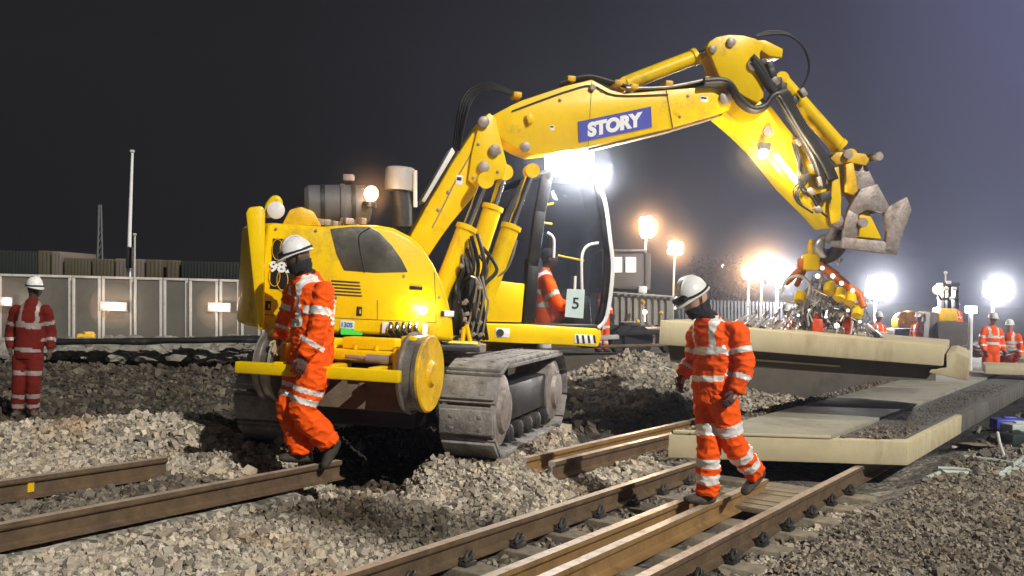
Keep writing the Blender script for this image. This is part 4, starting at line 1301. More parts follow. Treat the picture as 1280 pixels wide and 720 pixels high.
for k in range(26):
    b = MB()
    y = rnd.uniform(356, 412); hw = 10 + (y - 342) * .55
    b.box(at(1030 + rnd.uniform(-hw, hw), y, rnd.uniform(12.05, 12.7)), (rnd.uniform(.03, .09), rnd.uniform(.05, .10), rnd.uniform(.03, .11)), Matrix.Rotation(rnd.uniform(-1, 1), 3, 'Y'), .008)
    b.build('frame_fitting', M['worn'], lf)
b = MB()
for k in range(12):
    b.box(at(rnd.uniform(988, 1080), rnd.uniform(384, 416), 13.0), (.16, .2, rnd.uniform(.12, .3)), LR, .02)
b.build('frame_housing', M['dark'], lf)
for x, y in ((985, 410), (1021, 408), (1060, 412)):
    b = MB(); b.box(at(x, y, 12.2), (.13, .14, .2), LR, .03); b.lathe([(0, .05), (.05, .04), (.07, .02)], at(x, y - 9, 12.2), V((0, 0, 1)), 12); b.build('red_foot', M['red_paint'], lf)
b = MB()
b.tube([at(977, 366, 12.3), at(983, 350, 12.3), at(1000, 345, 12.3), at(1012, 356, 12.3), at(1008, 372, 12.3), at(990, 378, 12.3), at(978, 370, 12.3)], .02, 10, 4)
b.build('hose_loop', M['white'], lf)
for (x0, y0, x1, y1) in ((975, 388, 950, 413), (990, 386, 965, 416), (1004, 382, 974, 420), (1012, 372, 958, 424), (960, 390, 940, 410), (946, 389, 930, 407), (985, 396, 972, 418), (1000, 398, 990, 421),
                         (1066, 384, 1094, 422), (1074, 388, 1086, 425), (1080, 386, 1106, 424), (1070, 404, 1100, 427), (1062, 396, 1072, 424), (1084, 396, 1096, 424)):
    b = MB()
    p, q = at(x0, y0, 12.3), at(x1, y1 + 3, 11.75)
    n_ = int((q - p).length / .045)
    d_ = (q - p) / n_
    for k in range(n_):
        c = p + d_ * (k + .5)
        u_ = d_.normalized(); s_ = u_.cross(V((0, 1, 0)) if k % 2 else V((1, 0, .3))).normalized()
        b.tube([c + u_ * .032 * math.cos(t) + s_ * .017 * math.sin(t) for t in np.linspace(0, 2 * math.pi, 9)], .0065, 5)
    b.build('chain_leg', M['chain'], lf)
for (x, y, a) in ((955, 404, .9), (971, 408, .9), (938, 402, .9), (926, 399, .95), (1090, 412, -.9), (1100, 420, -.9)):
    b = MB(); b.box(at(x, y, 11.85), (.035, .09, .20), Matrix.Rotation(a, 3, 'Y'), .01); b.build('slab_clamp', M['chain'], lf)
    b = MB(); b.box(at(x - 4 * (1 if a > 0 else -1), y + 7, 11.82), (.06, .14, .07), Matrix.Rotation(a * .6, 3, 'Y'), .01); b.build('clamp_jaw', M['dark'], lf)
b = MB(); b.tube([at(1045, 323, 12.0), at(1048, 330, 12.0), at(1053, 325, 12.0)], .022, 8); b.build('lever', M['white'], lf)
hk = thing('lifting_hook', at(1030, 310, 11.9), 'dark lifting hook and shackle hanging under the quick hitch', 'hook')
b = MB()
b.tube([at(1044, 284, 11.75), at(1040, 294, 11.8), at(1034, 300, 11.9)], .05, 12, 3)
b.build('shackle', M['worn'], hk)
b = MB()
b.tube([at(1034, 296, 11.9), at(1026, 302, 11.9), at(1024, 311, 11.95), at(1030, 318, 12.0), at(1036, 312, 12.0)], [.045, .06, .07, .05, .02], 12, 4)
b.build('hook_body', M['chain'], hk)
b = MB(); b.tube([at(1046, 288, 11.8), at(1052, 302, 11.85), at(1044, 316, 11.95), at(1032, 322, 12.1)], .08, 12, 4); b.build('hook_hose', M['rubber'], hk)

# ---------------------------------------------------------------- people
def remeshed(bmx, voxel, wrinkle=0.0, wscale=9.0, seed=0):
    me = bpy.data.meshes.new('r')
    bmesh.ops.recalc_face_normals(bmx.bm, faces=bmx.bm.faces)
    bmx.bm.to_mesh(me); bmx.bm.free()
    o = bpy.data.objects.new('r', me); COL.objects.link(o)
    md = o.modifiers.new('r', 'REMESH'); md.mode = 'VOXEL'; md.voxel_size = voxel
    sm = o.modifiers.new('s', 'SMOOTH'); sm.iterations = 5; sm.factor = .5
    bpy.context.view_layer.update()
    m2 = bpy.data.meshes.new_from_object(o.evaluated_get(bpy.context.evaluated_depsgraph_get()))
    bpy.data.objects.remove(o); bpy.data.meshes.remove(me)
    if wrinkle:
        nrm = [v.normal.copy() for v in m2.vertices]
        for v, nn in zip(m2.vertices, nrm):
            p = v.co * wscale + V((seed, seed * 2.1, 0))
            p.z *= 1.7
            a = noise.noise(p) + .5 * noise.noise(p * 2.3)
            rdg = (1 - abs(noise.noise(p * 1.25 + V((5, 3, 9))))) ** 5
            v.co += nn * wrinkle * (a * .7 + rdg * .9)
    return m2


def link_part(name, me, mats, parent):
    root = parent
    while root.parent is not None: root = root.parent
    for v in me.vertices: v.co -= root.location
    me.materials.clear()
    for k in mats: me.materials.append(k)
    me.polygons.foreach_set('use_smooth', [True] * len(me.polygons))
    o = bpy.data.objects.new(name, me); COL.objects.link(o); o.parent = parent
    return o


def seg_t(p, a, b):
    ab = b - a
    t = max(0, min(1, (p - a).dot(ab) / ab.length_squared))
    return t, (p - a - ab * t).length


def person(J, f, label, base, group=None, res=.012, cloth='orange', tape='tape', skin='skin', helmet='helmet', glove='glove', glove_r=None, bands=None, hup=V((0, 0, 1)), hf=None, seed=0, snood=False, seated=False, k=1.0, goggles=False, bulk=1.0, hk=1.0):
    f = V(f).normalized(); s = V((0, 0, 1)).cross(f).normalized()
    hf = V(hf).normalized() if hf is not None else f
    hup = V(hup); hup = (hup - hf * hup.dot(hf)).normalized()
    hs = hup.cross(hf)
    B = dict(thigh=((.66, .82),), calf=((.22, .40), (.54, .72)), upper=((.50, .66),), fore=((.36, .54),), torso=((.20, .29), (.50, .60)), brace=(.075, .125))
    if bands: B.update(bands)
    H = J['head']
    k0 = k
    kb = k * bulk
    kh = k * hk
    # ---- body: one continuous surface
    m = MB()
    k = kh
    hd = [(-.115, .030, .030, .035), (-.095, .052, .055, .022), (-.06, .066, .074, .010), (-.02, .074, .090, .004), (.03, .077, .098, 0), (.07, .073, .094, -.004), (.10, .055, .072, -.006), (.117, .022, .03, -.006)]
    m.loft([(H + hup * z * k + hf * o_ * k, hs * a * k, hf * c * k) for z, a, c, o_ in hd])
    m.lathe([(-.03, .008), (0, .017), (.012, .012), (.02, .004)], H + hf * .093 * k - hup * .022 * k, hf - hup * .35, 10)   # nose
    m.ball(H + hf * .088 * k - hup * .062 * k, (.022, .014, .01), 1)
    for e in (-1, 1):
        m.ball(H + hs * e * .078 * k - hup * .01 * k, (.014, .018, .03), 1)
        m.ball(H + hf * .084 * k + hs * e * .03 * k + hup * .03 * k, (.022, .015, .009), 1)
    m.tube([J['neck'] - V((0, 0, .05)), H - hup * .05 * k], [.062 * k, .055 * k], 14)
    k = k0
    for a_ in 'LR':
        m.tube([J['sh' + a_], J['el' + a_], J['wr' + a_], J['wr' + a_].lerp(J['ha' + a_], .5)], [.050 * k, .042 * k, .030 * k, .026 * k], 12)
        m.tube([J['hip' + a_], J['kn' + a_], J['an' + a_]], [.080 * k, .058 * k, .042 * k], 12)
        m.tube([J['an' + a_], J['an' + a_] + (J['to' + a_] - J['an' + a_]).normalized() * .08], [.040 * k, .03 * k], 10)
    ax = (J['neck'] - J['pelvis'])
    m.loft([(J['pelvis'] - V((0, 0, .08)), s * .12 * k, f * .085 * k), (J['pelvis'], s * .14 * k, f * .095 * k), (J['pelvis'].lerp(J['chest'], .5), s * .12 * k, f * .085 * k), (J['chest'], s * .145 * k, f * .10 * k), (J['chest'].lerp(J['neck'], .7), s * .12 * k, f * .07 * k), (J['neck'], s * .05, f * .05)])
    me = remeshed(m, max(.010, res * .9))
    po = bpy.data.objects.new('person', me); COL.objects.link(po)
    po.location = base
    for v in me.vertices: v.co -= V(base)
    me.materials.clear(); me.materials.append(M[skin])
    me.polygons.foreach_set('use_smooth', [True] * len(me.polygons))
    tag(po, label, 'person', group)
    k = kh
    if res < .02:
        b = MB()
        for e in (-1, 1):
            b.ball(H + hf * .0845 * k + hs * e * .031 * k + hup * .012 * k, .011, 2)
        b.build('eyes', M['ink'], po)
    # ---- jacket
    k = kb
    m = MB()
    pe, ch, ne = J['pelvis'], J['chest'], J['neck']
    hem = pe - (ch - pe).normalized() * .10 * k
    m.loft([(hem, s * .175 * k, f * .135 * k), (pe + V((0, 0, .02)), s * .178 * k, f * .14 * k), (pe.lerp(ch, .4), s * .172 * k, f * .135 * k), (pe.lerp(ch, .8), s * .182 * k, f * .14 * k), (ch, s * .186 * k, f * .14 * k),
            (ch.lerp(ne, .55), s * .165 * k, f * .12 * k), (ch.lerp(ne, .85), s * .105 * k, f * .10 * k), (ne + V((0, 0, .015)), s * .075 * k, f * .078 * k), (ne + (ne - ch).normalized() * .05, s * .068 * k, f * .07 * k)])
    for a_ in 'LR':
        sh, el, wr = J['sh' + a_], J['el' + a_], J['wr' + a_]
        m.tube([ch.lerp(sh, .55) , sh, sh.lerp(el, .3), el, el.lerp(wr, .35), wr], [q * k0 * min(bulk, 1.05) for q in (.074, .075, .073, .066, .066, .050)], 16, 2)
    jm = remeshed(m, res, .015 if res < .02 else .006, 9, seed)
    j = link_part('jacket', jm, (M[cloth], M[tape]), po)
    off = V(base)
    arms = [(J['sh' + a_], J['el' + a_], J['wr' + a_]) for a_ in 'LR']
    for pgn in jm.polygons:
        p = pgn.center + off
        bt, bd = seg_t(p, pe, ne)
        da = 9; which = None
        for sh, el, wr in arms:
            t1, d1 = seg_t(p, sh, el); t2, d2 = seg_t(p, el, wr)
            if t1 < .06 and d2 > .2: continue
            if min(d1, d2) < da: da, which = min(d1, d2), ('upper', t1) if d1 < d2 else ('fore', t2)
        lat = abs((p - pe.lerp(ne, bt)).dot(s))
        if which is not None and da < .115 * k and (da < bd * .75):
            hit = any(q0 < which[1] < q1 for q0, q1 in B[which[0]])
        else:
            hit = any(q0 < bt < q1 for q0, q1 in B['torso']) or (bt > B['torso'][-1][1] - .03 and B['brace'][0] * k < lat < B['brace'][1] * k)
        pgn.material_index = 1 if hit else 0
    # ---- trousers
    m = MB()
    m.loft([(pe + V((0, 0, .06)), s * .155 * k, f * .115 * k), (pe - V((0, 0, .02)), s * .165 * k, f * .13 * k), ((J['hipL'] + J['hipR']) / 2 - V((0, 0, .07)), s * .14 * k, f * .115 * k)])
    for a_ in 'LR':
        hp, kn, an = J['hip' + a_], J['kn' + a_], J['an' + a_]
        m.tube([hp, hp.lerp(kn, .4), kn, kn.lerp(an, .4), an + (an - kn).normalized() * .02], [.108 * k, .104 * k, .084 * k, .088 * k, .078 * k], 18, 2)
    tm = remeshed(m, res, .016 if res < .02 else .006, 8, seed + 3)
    t = link_part('trousers', tm, (M[cloth], M[tape]), po)
    legs = [(J['hip' + a_], J['kn' + a_], J['an' + a_]) for a_ in 'LR']
    for pgn in tm.polygons:
        p = pgn.center + off
        best = 9; w = None
        for hp, kn, an in legs:
            t1, d1 = seg_t(p, hp, kn); t2, d2 = seg_t(p, kn, an)
            if min(d1, d2) < best: best, w = min(d1, d2), ('thigh', t1) if d1 < d2 else ('calf', t2)
        pgn.material_index = 1 if any(q0 < w[1] < q1 for q0, q1 in B[w[0]]) else 0
    k = k0
    # ---- boots, gloves
    for a_ in 'LR':
        an, to = J['an' + a_], J['to' + a_]
        dr = (to - an); dr.normalize()
        if abs(dr.z) < .62: dr.z *= .15; dr.normalize()
        m = MB()
        shin = (J['kn' + a_] - an).normalized()
        m.tube([an + shin * .10, an - shin * .01, an - shin * .045], [.058 * k, .056 * k, .054 * k], 14)
        side = dr.cross(shin).normalized()
        upn = side.cross(dr).normalized()
        heel = an - shin * .055 * k
        m.loft([(heel - dr * .075 * k, side * .028 * k, upn * .03 * k), (heel - dr * .05 * k, side * .042 * k, upn * .05 * k), (heel + dr * .03 * k, side * .045 * k, upn * .055 * k), (heel + dr * .10 * k, side * .050 * k, upn * .043 * k), (heel + dr * .16 * k, side * .048 * k, upn * .034 * k), (heel + dr * .195 * k, side * .028 * k, upn * .02 * k)])
        link_part('boot', remeshed(m, max(res * .8, .009)), (M['boot'],), po)
        wr, ha = J['wr' + a_], J['ha' + a_]
        dr = (ha - wr).normalized()
        side = dr.cross(f).normalized() if abs(dr.dot(f)) < .95 else dr.cross(s).normalized()
        pn = side.cross(dr).normalized()   # faces roughly forward
        g = MB()
        g.tube([wr - dr * .03, wr + dr * .01], [.043 * k, .036 * k], 12)
        g.loft([(wr + dr * .0, pn * .030 * k, side * .022 * k), (wr + dr * .04 * k, pn * .042 * k, side * .021 * k), (wr + dr * .085 * k, pn * .044 * k, side * .018 * k), (wr + dr * .10 * k, pn * .036 * k, side * .012 * k)])
        inn = side * (-1 if (side.dot(ch - wr) < 0) else 1)
        for q, (o_, ln) in enumerate(((-.030, .060), (-.010, .072), (.011, .068), (.031, .052))):
            b0 = wr + dr * .085 * k + pn * o_ * k
            b1 = b0 + dr * ln * .45 * k + inn * .008
            b2 = b1 + (dr * .7 + inn * .7).normalized() * ln * .35 * k
            b3 = b2 + (dr * .1 + inn).normalized() * ln * .28 * k
            g.tube([b0 - dr * .02, b0, b1, b2, b3], [.0105 * k, .0108 * k, .0102 * k, .0095 * k, .007 * k], 8)
        b0 = wr + dr * .03 * k + pn * .034 * k
        g.tube([b0, b0 + (dr * .6 + pn * .8).normalized() * .035 * k, b0 + (dr * .95 + pn * .45 + inn * .3).normalized() * .068 * k], [.014 * k, .012 * k, .009 * k], 8)
        g.build('glove', M[glove if a_ == 'L' or glove_r is None else glove_r], po)
    if helmet is None:
        k = kh; b = MB()
        b.loft([(H + hup * z * k - hf * o_ * k, hs * a * k, hf * c * k) for z, a, c, o_ in ((-.03, .076, .075, .025), (.02, .083, .095, .012), (.06, .082, .098, .008), (.095, .066, .08, .006), (.124, .03, .035, .004))])
        b.build('hair', M['snood'], po)
        return po
    # ---- helmet with peak, harness
    k = kh
    hc = H + hup * .035 * k
    bm = bmesh.new()
    nA = 28
    rows = []
    for (z, rr_) in ((-.012, 1.12), (-.004, 1.13), (.0, 1.04), (.03, 1.02), (.06, .95), (.085, .82), (.108, .62), (.124, .36), (.130, .12)):
        row = []
        for q in range(nA):
            a = 2 * math.pi * q / nA
            fr = max(0, math.cos(a))
            ext = .048 * fr ** 2 if z <= -.003 else 0
            row.append(bm.verts.new(hc + hup * (z - (.012 * fr ** 2 if z <= -.003 else 0)) * k + hf * math.cos(a) * (.118 * rr_ + ext) * k + hs * math.sin(a) * .095 * rr_ * k))
        rows.append(row)
    for r0, r1 in zip(rows, rows[1:]):
        for q in range(nA):
            bm.faces.new((r0[q], r0[(q + 1) % nA], r1[(q + 1) % nA], r1[q]))
    bm.faces.new(rows[-1]); bm.faces.new(rows[0][::-1])
    w = MB(); w.bm.free(); w.bm = bm
    hl = w.build('helmet', M[helmet], po, sharp=50)
    if res < .025:
        b = MB()
        for ridge in (-.03, 0, .03):
            b.tube([hc + hup * z * k + hf * x * k + hs * ridge * k for x, z in ((.09, .075), (.05, .118), (0, .134), (-.05, .120), (-.095, .07))], .007, 8, 4)
        b.build('helmet_ridge', M[helmet], hl)
        b = MB()
        b.tube([hc + hup * (.012 + .006 * math.cos(2 * a)) * k + hf * math.cos(a) * .124 * k + hs * math.sin(a) * .101 * k for a in np.linspace(0, 2 * math.pi, 30)], .010, 8)
        b.build('headband_strap', M['snood'], hl)
        b = MB()
        for e in (-1, 1):
            b.tube([hc + hs * e * .095 * k, H + hs * e * .078 * k - hup * .06 * k + hf * .03 * k, H - hup * .125 * k + hf * .05 * k], .005, 6)
        b.build('chin_strap', M['snood'], hl)
    if goggles:
        b = MB()
        b.loft([(hc + hf * (.10 + x) * k + hup * .02 * k, hs * w_ * k, hup * h_ * k) for x, w_, h_ in ((0, .085, .03), (.03, .075, .03), (.045, .05, .022))])
        b.build('goggles', M['black'], hl)
    if snood:
        m = MB()
        m.loft([(J['neck'] + (J['neck'] - ch).normalized() * -.01, s * .085 * k, f * .09 * k), (J['neck'].lerp(H, .4), s * .075 * k, f * .085 * k), (H - hup * .115 * k + hf * .018, hs * .066 * k, hf * .082 * k), (H - hup * .085 * k + hf * .012, hs * .074 * k, hf * .090 * k), (H - hup * .035 * k + hf * .010, hs * .082 * k, hf * .099 * k)])
        link_part('snood', remeshed(m, res, .005, 14, 3), (M['snood'],), po)
    return po


def J_px(D, d):
    return {k_: at(v[0], v[1], D + (v[2] if len(v) > 2 else 0)) for k_, v in d.items()}


# right-hand walking worker, stepping over the loose rails
D = 8.02
J = J_px(D, dict(head=(869, 374, -.03), neck=(886, 397, 0), chest=(895, 425, 0), pelvis=(893, 486, 0),
                 shL=(922, 413, -.15), elL=(931, 456, -.20), wrL=(920, 490, -.24), haL=(908, 508, -.28),
                 shR=(871, 416, .14), elR=(867, 450, .20), wrR=(853, 470, .18), haR=(847, 490, .14),
                 hipL=(900, 492, -.08), hipR=(886, 492, .08),
                 knR=(886, 556, -.02), anR=(884, 614, .02), toR=(855, 627, -.02),
                 knL=(916, 553, -.06), anL=(943, 590, .10), toL=(918, 620, .04)))
person(J, (-.80, -.60, 0), 'worker in clean orange hi-vis suit and white helmet walking over the golden rails', gz(888, 630, 0), cloth='orange', snood=True, goggles=True, hf=(-.80, -.42, -.52), hup=(-.45, -.1, .8), seed=1, bulk=1.06, hk=1.16, res=.0095,
       bands=dict(thigh=((.62, .84),), calf=((.26, .46), (.60, .80)), torso=((.13, .21), (.50, .61))))
# left-hand walking worker
D = 8.5
J = J_px(D, dict(head=(373, 322, -.05), neck=(384, 346, 0), chest=(392, 376, 0), pelvis=(389, 448, 0),
                 shL=(405, 363, -.17), elL=(396, 418, -.24), wrL=(379, 446, -.27), haL=(374, 468, -.28),
                 shR=(368, 364, .17), elR=(357, 402, .22), wrR=(350, 424, .18), haR=(344, 442, .14),
                 hipL=(396, 456, -.09), hipR=(380, 456, .09),
                 knR=(362, 507, .02), anR=(377, 562, .05), toR=(350, 577, .02),
                 knL=(378, 515, -.12), anL=(411, 552, -.02), toL=(398, 580, -.04)))
person(J, (-.90, -.42, 0), 'worker in orange hi-vis suit striding past the yellow excavator with shaded face turned down', gz(382, 582, .13), cloth='orange', skin='skin_shade', snood=True, goggles=True, hf=(-.9, -.25, -.36), hup=(-.3, 0, .9), glove_r='glove_pale', seed=7, k=1.06, bulk=1.18, hk=1.04, res=.0095,
       bands=dict(thigh=((.50, .60), (.70, .82)), calf=(), torso=((.40, .49), ), upper=((.40, .58),), fore=((.3, .48),)))
# far worker by the hoarding
D = 13.0
J = J_px(D, dict(head=(43, 361, 0), neck=(41, 377, 0), chest=(39, 396, 0), pelvis=(36, 440, 0),
                 shL=(58, 387, 0), elL=(64, 415, .06), wrL=(63, 437, 0), haL=(62, 450, -.04),
                 shR=(20, 387, 0), elR=(13, 415, .06), wrR=(13, 436, 0), haR=(14, 449, -.04),
                 hipL=(44, 444, 0), hipR=(27, 444, 0), knL=(42, 478, -.04), anL=(41, 511, .02), toL=(45, 519, -.16),
                 knR=(24, 478, -.04), anR=(22, 511, .02), toR=(17, 519, -.16)))
person(J, (.15, -1, 0), 'man in white helmet and red suit darkened as if dimly lit standing before the pale fence', gy(33, 521, 13), cloth='red', tape='tape_dim', skin='skin_shade', res=.02, hf=(.75, -.6, -.1), seed=11,
       bands=dict(calf=((.40, .55), (.76, .92)), thigh=((.60, .74),), torso=((.02, .09), (.48, .60))))


def standing(px, D, zf, yaw, label, group=None, h=1.82, cloth='orange', seatpose=None, skin='skin', bend=0.0):
    k = h / 1.82
    base = gy(px, 400, D); base.z = zf
    f = V((math.sin(yaw), -math.cos(yaw), 0)); s = V((0, 0, 1)).cross(f)
    q = lambda a, b_, c: base + (f * a + s * b_ + V((0, 0, c))) * k
    J = dict(head=q(.04 + bend, 0, 1.66), neck=q(bend * .8, 0, 1.50), chest=q(bend * .5, 0, 1.32), pelvis=q(0, 0, .98),
             shL=q(bend * .6, .19, 1.42), shR=q(bend * .6, -.19, 1.42), elL=q(.02 + bend * .6, .26, 1.15), elR=q(.0 + bend * .6, -.26, 1.15), wrL=q(.12 + bend, .25, .93), wrR=q(.10 + bend, -.24, .93), haL=q(.17 + bend, .24, .84), haR=q(.15 + bend, -.23, .84),
             hipL=q(0, .09, .93), hipR=q(0, -.09, .93), knL=q(.05, .11, .50), knR=q(-.02, -.11, .50), anL=q(.02, .12, .09), anR=q(-.08, -.12, .09), toL=q(.2, .14, .04), toR=q(.1, -.14, .04))
    return person(J, f, label, base, group, res=.03, cloth=cloth, skin=skin, seed=px * .1, k=k)


standing(754, 25, .20, R(60), 'man in orange standing beyond the cab front rail')
standing(985, 19, -.22, R(-30), 'worker in orange behind the left chain legs of the lifting frame', cloth='orange')
standing(1021, 20, -.22, R(20), 'worker in orange half hidden behind the middle of the lifting frame', h=1.70)
standing(1060, 20.5, -.22, R(80), 'worker in orange behind the right side of the lifting frame', h=1.66)
standing(1097, 24, -.2, R(20), 'worker in orange under the bright floodlight right of the lifting frame', h=1.66)
standing(1150, 26, -.2, R(-60), 'worker in orange beside the small yellow machine far behind the slab', h=1.66)
standing(1240, 23, -.3, R(10), 'taller of the two far workers below the rightmost floodlight', h=1.84)
standing(1263, 24, -.42, R(-40), 'shorter of the two far workers at the right edge', h=1.80)
standing(1193, 27, .30, R(20), 'worker in orange up on the dark machine beside the lamp post', h=1.5)
# operator, seated in the cab
base = U(690, 404, .8)
f = UF.copy(); f.z = 0; f.normalize(); s = V((0, 0, 1)).cross(f)
bp_ = U(684, 398, .62)
q = lambda a, b_, c: bp_ + f * a + s * b_ + V((0, 0, c))
J = dict(head=q(.0, 0, .68), neck=q(-.06, 0, .53), chest=q(-.08, 0, .36), pelvis=q(-.04, 0, .04), shL=q(-.06, .19, .44), shR=q(-.06, -.19, .44), elL=q(.08, .25, .18), elR=q(.06, -.25, .17), wrL=q(.28, .2, .14), wrR=q(.27, -.2, .14), haL=q(.36, .19, .14), haR=q(.36, -.19, .14),
         hipL=q(0, .09, .02), hipR=q(0, -.09, .02), knL=q(.38, .11, .06), knR=q(.38, -.11, .06), anL=q(.42, .11, -.22), anR=q(.42, -.11, -.22), toL=q(.60, .11, -.25), toR=q(.60, -.11, -.25))
person(J, f, 'operator in orange hi-vis sitting at the controls inside the cab', q(0, 0, -.1), res=.02, helmet=None, skin='skin_shade', hf=(f + V((0, -.25, -.2))), seed=5)

# ---------------------------------------------------------------- left background
b = MB(); b.box(at(30, 526, 13.0), (1.6, .8, .05), None, .01)
tag(b.build('steel_plate', M['pale_wall'], None, at(30, 526, 13)), 'pale flat plate on the ground under the far standing worker', 'plate')
FD = 22.0
fx = [-46, -3, 89, 126, 166, 203, 235, 273, 300, 326, 352]
ftop = lambda x: 342 + 8 * x / 320
fbot = lambda x: 428 - 7 * max(x, 0) / 320
lab = ['fence panel at the left edge of the photo', 'wide fence panel behind the man in the red suit', 'fence panel just right of the man in the red suit', 'fence panel carrying the wider left hand reflection glow', 'fence panel right of the wider reflection glow',
       'plain dull fence panel standing midway between the two reflection glows', 'fence panel carrying the narrower reflection glow', 'narrow fence panel just right of the narrower reflection glow', 'narrow fence panel touching the excavator tail', 'fence panel mostly hidden by the excavator tail']
for i in range(10):
    x0, x1 = fx[i], fx[i + 1]
    Dz = FD + .12 * (i % 2)
    c = at((x0 + x1) / 2, fbot(x0), Dz)
    t = thing('site_barrier', c, lab[i] + ', dull sheet in pale frame', 'fence bay', 'pale framed fence bays on the left')
    b = MB(); b.prism([at(x0 + 3, ftop(x0) + 2, Dz), at(x1 - 3, ftop(x1) + 2, Dz), at(x1 - 3, fbot(x1), Dz), at(x0 + 3, fbot(x0), Dz)], V((0, .03, 0))); b.build('sheet', M['fence_panel'], t)
    b = MB()
    b.prism([at(x0 + 1, ftop(x0), Dz - .03), at(x1 - 1, ftop(x1), Dz - .03), at(x1 - 1, ftop(x1) + 3, Dz - .03), at(x0 + 1, ftop(x0) + 3, Dz - .03)], V((0, .08, 0)), .006)
    b.prism([at(x0 + 1, ftop(x0) + 3.2, Dz - .025), at(x0 + 4.4, ftop(x0) + 3.2, Dz - .025), at(x0 + 4.4, fbot(x0), Dz - .025), at(x0 + 1, fbot(x0), Dz - .025)], V((0, .07, 0)), .006)
    b.prism([at(x1 - 4.0, ftop(x1) + 3.2, Dz - .025), at(x1 - 1.2, ftop(x1) + 3.2, Dz - .025), at(x1 - 1.2, fbot(x1), Dz - .025), at(x1 - 4.0, fbot(x1), Dz - .025)], V((0, .07, 0)), .006)
    b.build('panel_frame', M['fence_frame'], t)
BLOOMQ = []
for (x, y, w, lb_t) in ((8, 377, .10, 'small added reflection glow on the fence left of the man in red'), (142, 383, .26, 'widest added reflection glow on the fence'), (274, 384, .22, 'added reflection glow on the fence nearest the excavator')):
    t = thing('fence_glow', at(x, y, FD - .1), lb_t, 'lamp', 'reflection glows on the fence')  # glowing fitting added to imitate a light reflected in the sheet
    b = MB(); b.box(at(x, y, FD - .055), (w * 2 + .06, .05, .20), None, .01); b.build('glow_case', M['fence_frame'], t)
    b = MB(); b.loft([(at(x, y, FD - .085), V((w, 0, 0)), V((0, 0, .075))), (at(x, y, FD - .12), V((w * .85, 0, 0)), V((0, 0, .055)))]); b.build('lamp_lens', M['lens_small'], t)
    ld = bpy.data.lights.new('lamp_light', 'POINT'); ld.energy = 14 * w / .2; ld.color = (1, .75, .55); ld.shadow_soft_size = .1
    lo = bpy.data.objects.new('lamp_light', ld); COL.objects.link(lo); lo.parent = t; lo.location = (0, -.35, 0)
    BLOOMQ.append((at(x, y, FD - .3), t))
# rubble at the fence foot and black ducting on it
b = MB()
rr = random.Random(9)
for i in range(420):
    x = rr.uniform(-20, 330); y = rr.uniform(428, 449)
    sz = rr.uniform(.06, .24)
    t_ = bmesh.new(); bmesh.ops.create_icosphere(t_, subdivisions=2, radius=1)
    c = at(x, y - x * .008, 19.4 + (446 - y) * .04 + rr.uniform(-.2, .2))
    o3 = rr.uniform(0, 50)
    for v in t_.verts:
        k_ = .75 + .5 * noise.noise(v.co * 1.6 + V((o3, 0, 0)))
        v.co = V((v.co.x * sz * 1.3 * k_, v.co.y * sz * k_, v.co.z * sz * .7 * k_)) + c
    b._add(t_)
tag(b.build('rubble', M['bag'], None, at(150, 445, 20.5)), 'pale broken rubble along the foot of the fence', kind='stuff')
for k, y in enumerate((424.5, 427)):
    b = MB()
    b.tube([at(x, y + rr.uniform(-1, 1) + (2 - x * .012) * 1.0, 19.0 - .12 * k) for x in range(60, 345, 30)], .045 + .012 * k, 10, 4)
    tag(b.build('cable_duct', M['rubber'], None, at(200, y, 20.1)), ('upper' if k == 0 else 'lower') + ' black cable duct lying along the rubble at the fence foot', 'duct')
b = MB(); b.box(at(108, 421, 20.6), (.35, .3, .12), Matrix.Rotation(.3, 3, 'Z'), .03); b.box(at(111, 417, 20.6), (.2, .2, .08), Matrix.Rotation(.6, 3, 'Z'), .03)
tag(b.build('yellow_bag', M['yellow_dirty'], None, at(108, 424, 20.6)), 'dull yellow sack lying on rubble by the fence', 'sack')
# poles and containers behind the fence
t = thing('light_pole', at(162, 345, 24), 'tall pale pole rising behind the left fence', 'pole')
b = MB(); b.tube([at(161, 352, 24), at(162, 290, 24), at(165.5, 189, 24)], [.05, .045, .03], 12); b.build('pole_shaft', M['white'], t)
b = MB(); b.box(at(165.5, 189, 24), (.09, .09, .06), None, .01); b.build('pole_cap', M['fence_frame'], t)
b = MB(); b.box(at(162, 322, 23.9), (.16, .1, .5), None, .02); b.build('pole_box', M['dark'], t)
b = MB(); b.tube([at(168, 352, 23.6), at(168.5, 294, 23.6)], .022, 10); b.box(at(168.5, 293, 23.6), (.07, .07, .05), None, .01)
tag(b.build('thin_post', M['fence_frame'], None, at(168, 350, 23.6)), 'short thin post just right of the tall pale pole', 'post')
t = thing('lattice_mast', at(125, 330, 60), 'faint dark lattice mast far behind the fence', 'mast')
b = MB()
for dx in (-3.5, 3.5):
    b.tube([at(125 + dx, 345, 60), at(125 + dx * .35, 256, 60)], .06, 6)
for k in range(9):
    y = 340 - k * 9
    b.tube([at(121.8 + k * .25, y, 60), at(128.2 - k * .25, y - 9, 60)], .04, 5)
b.build('mast_frame', M['tank'], t)
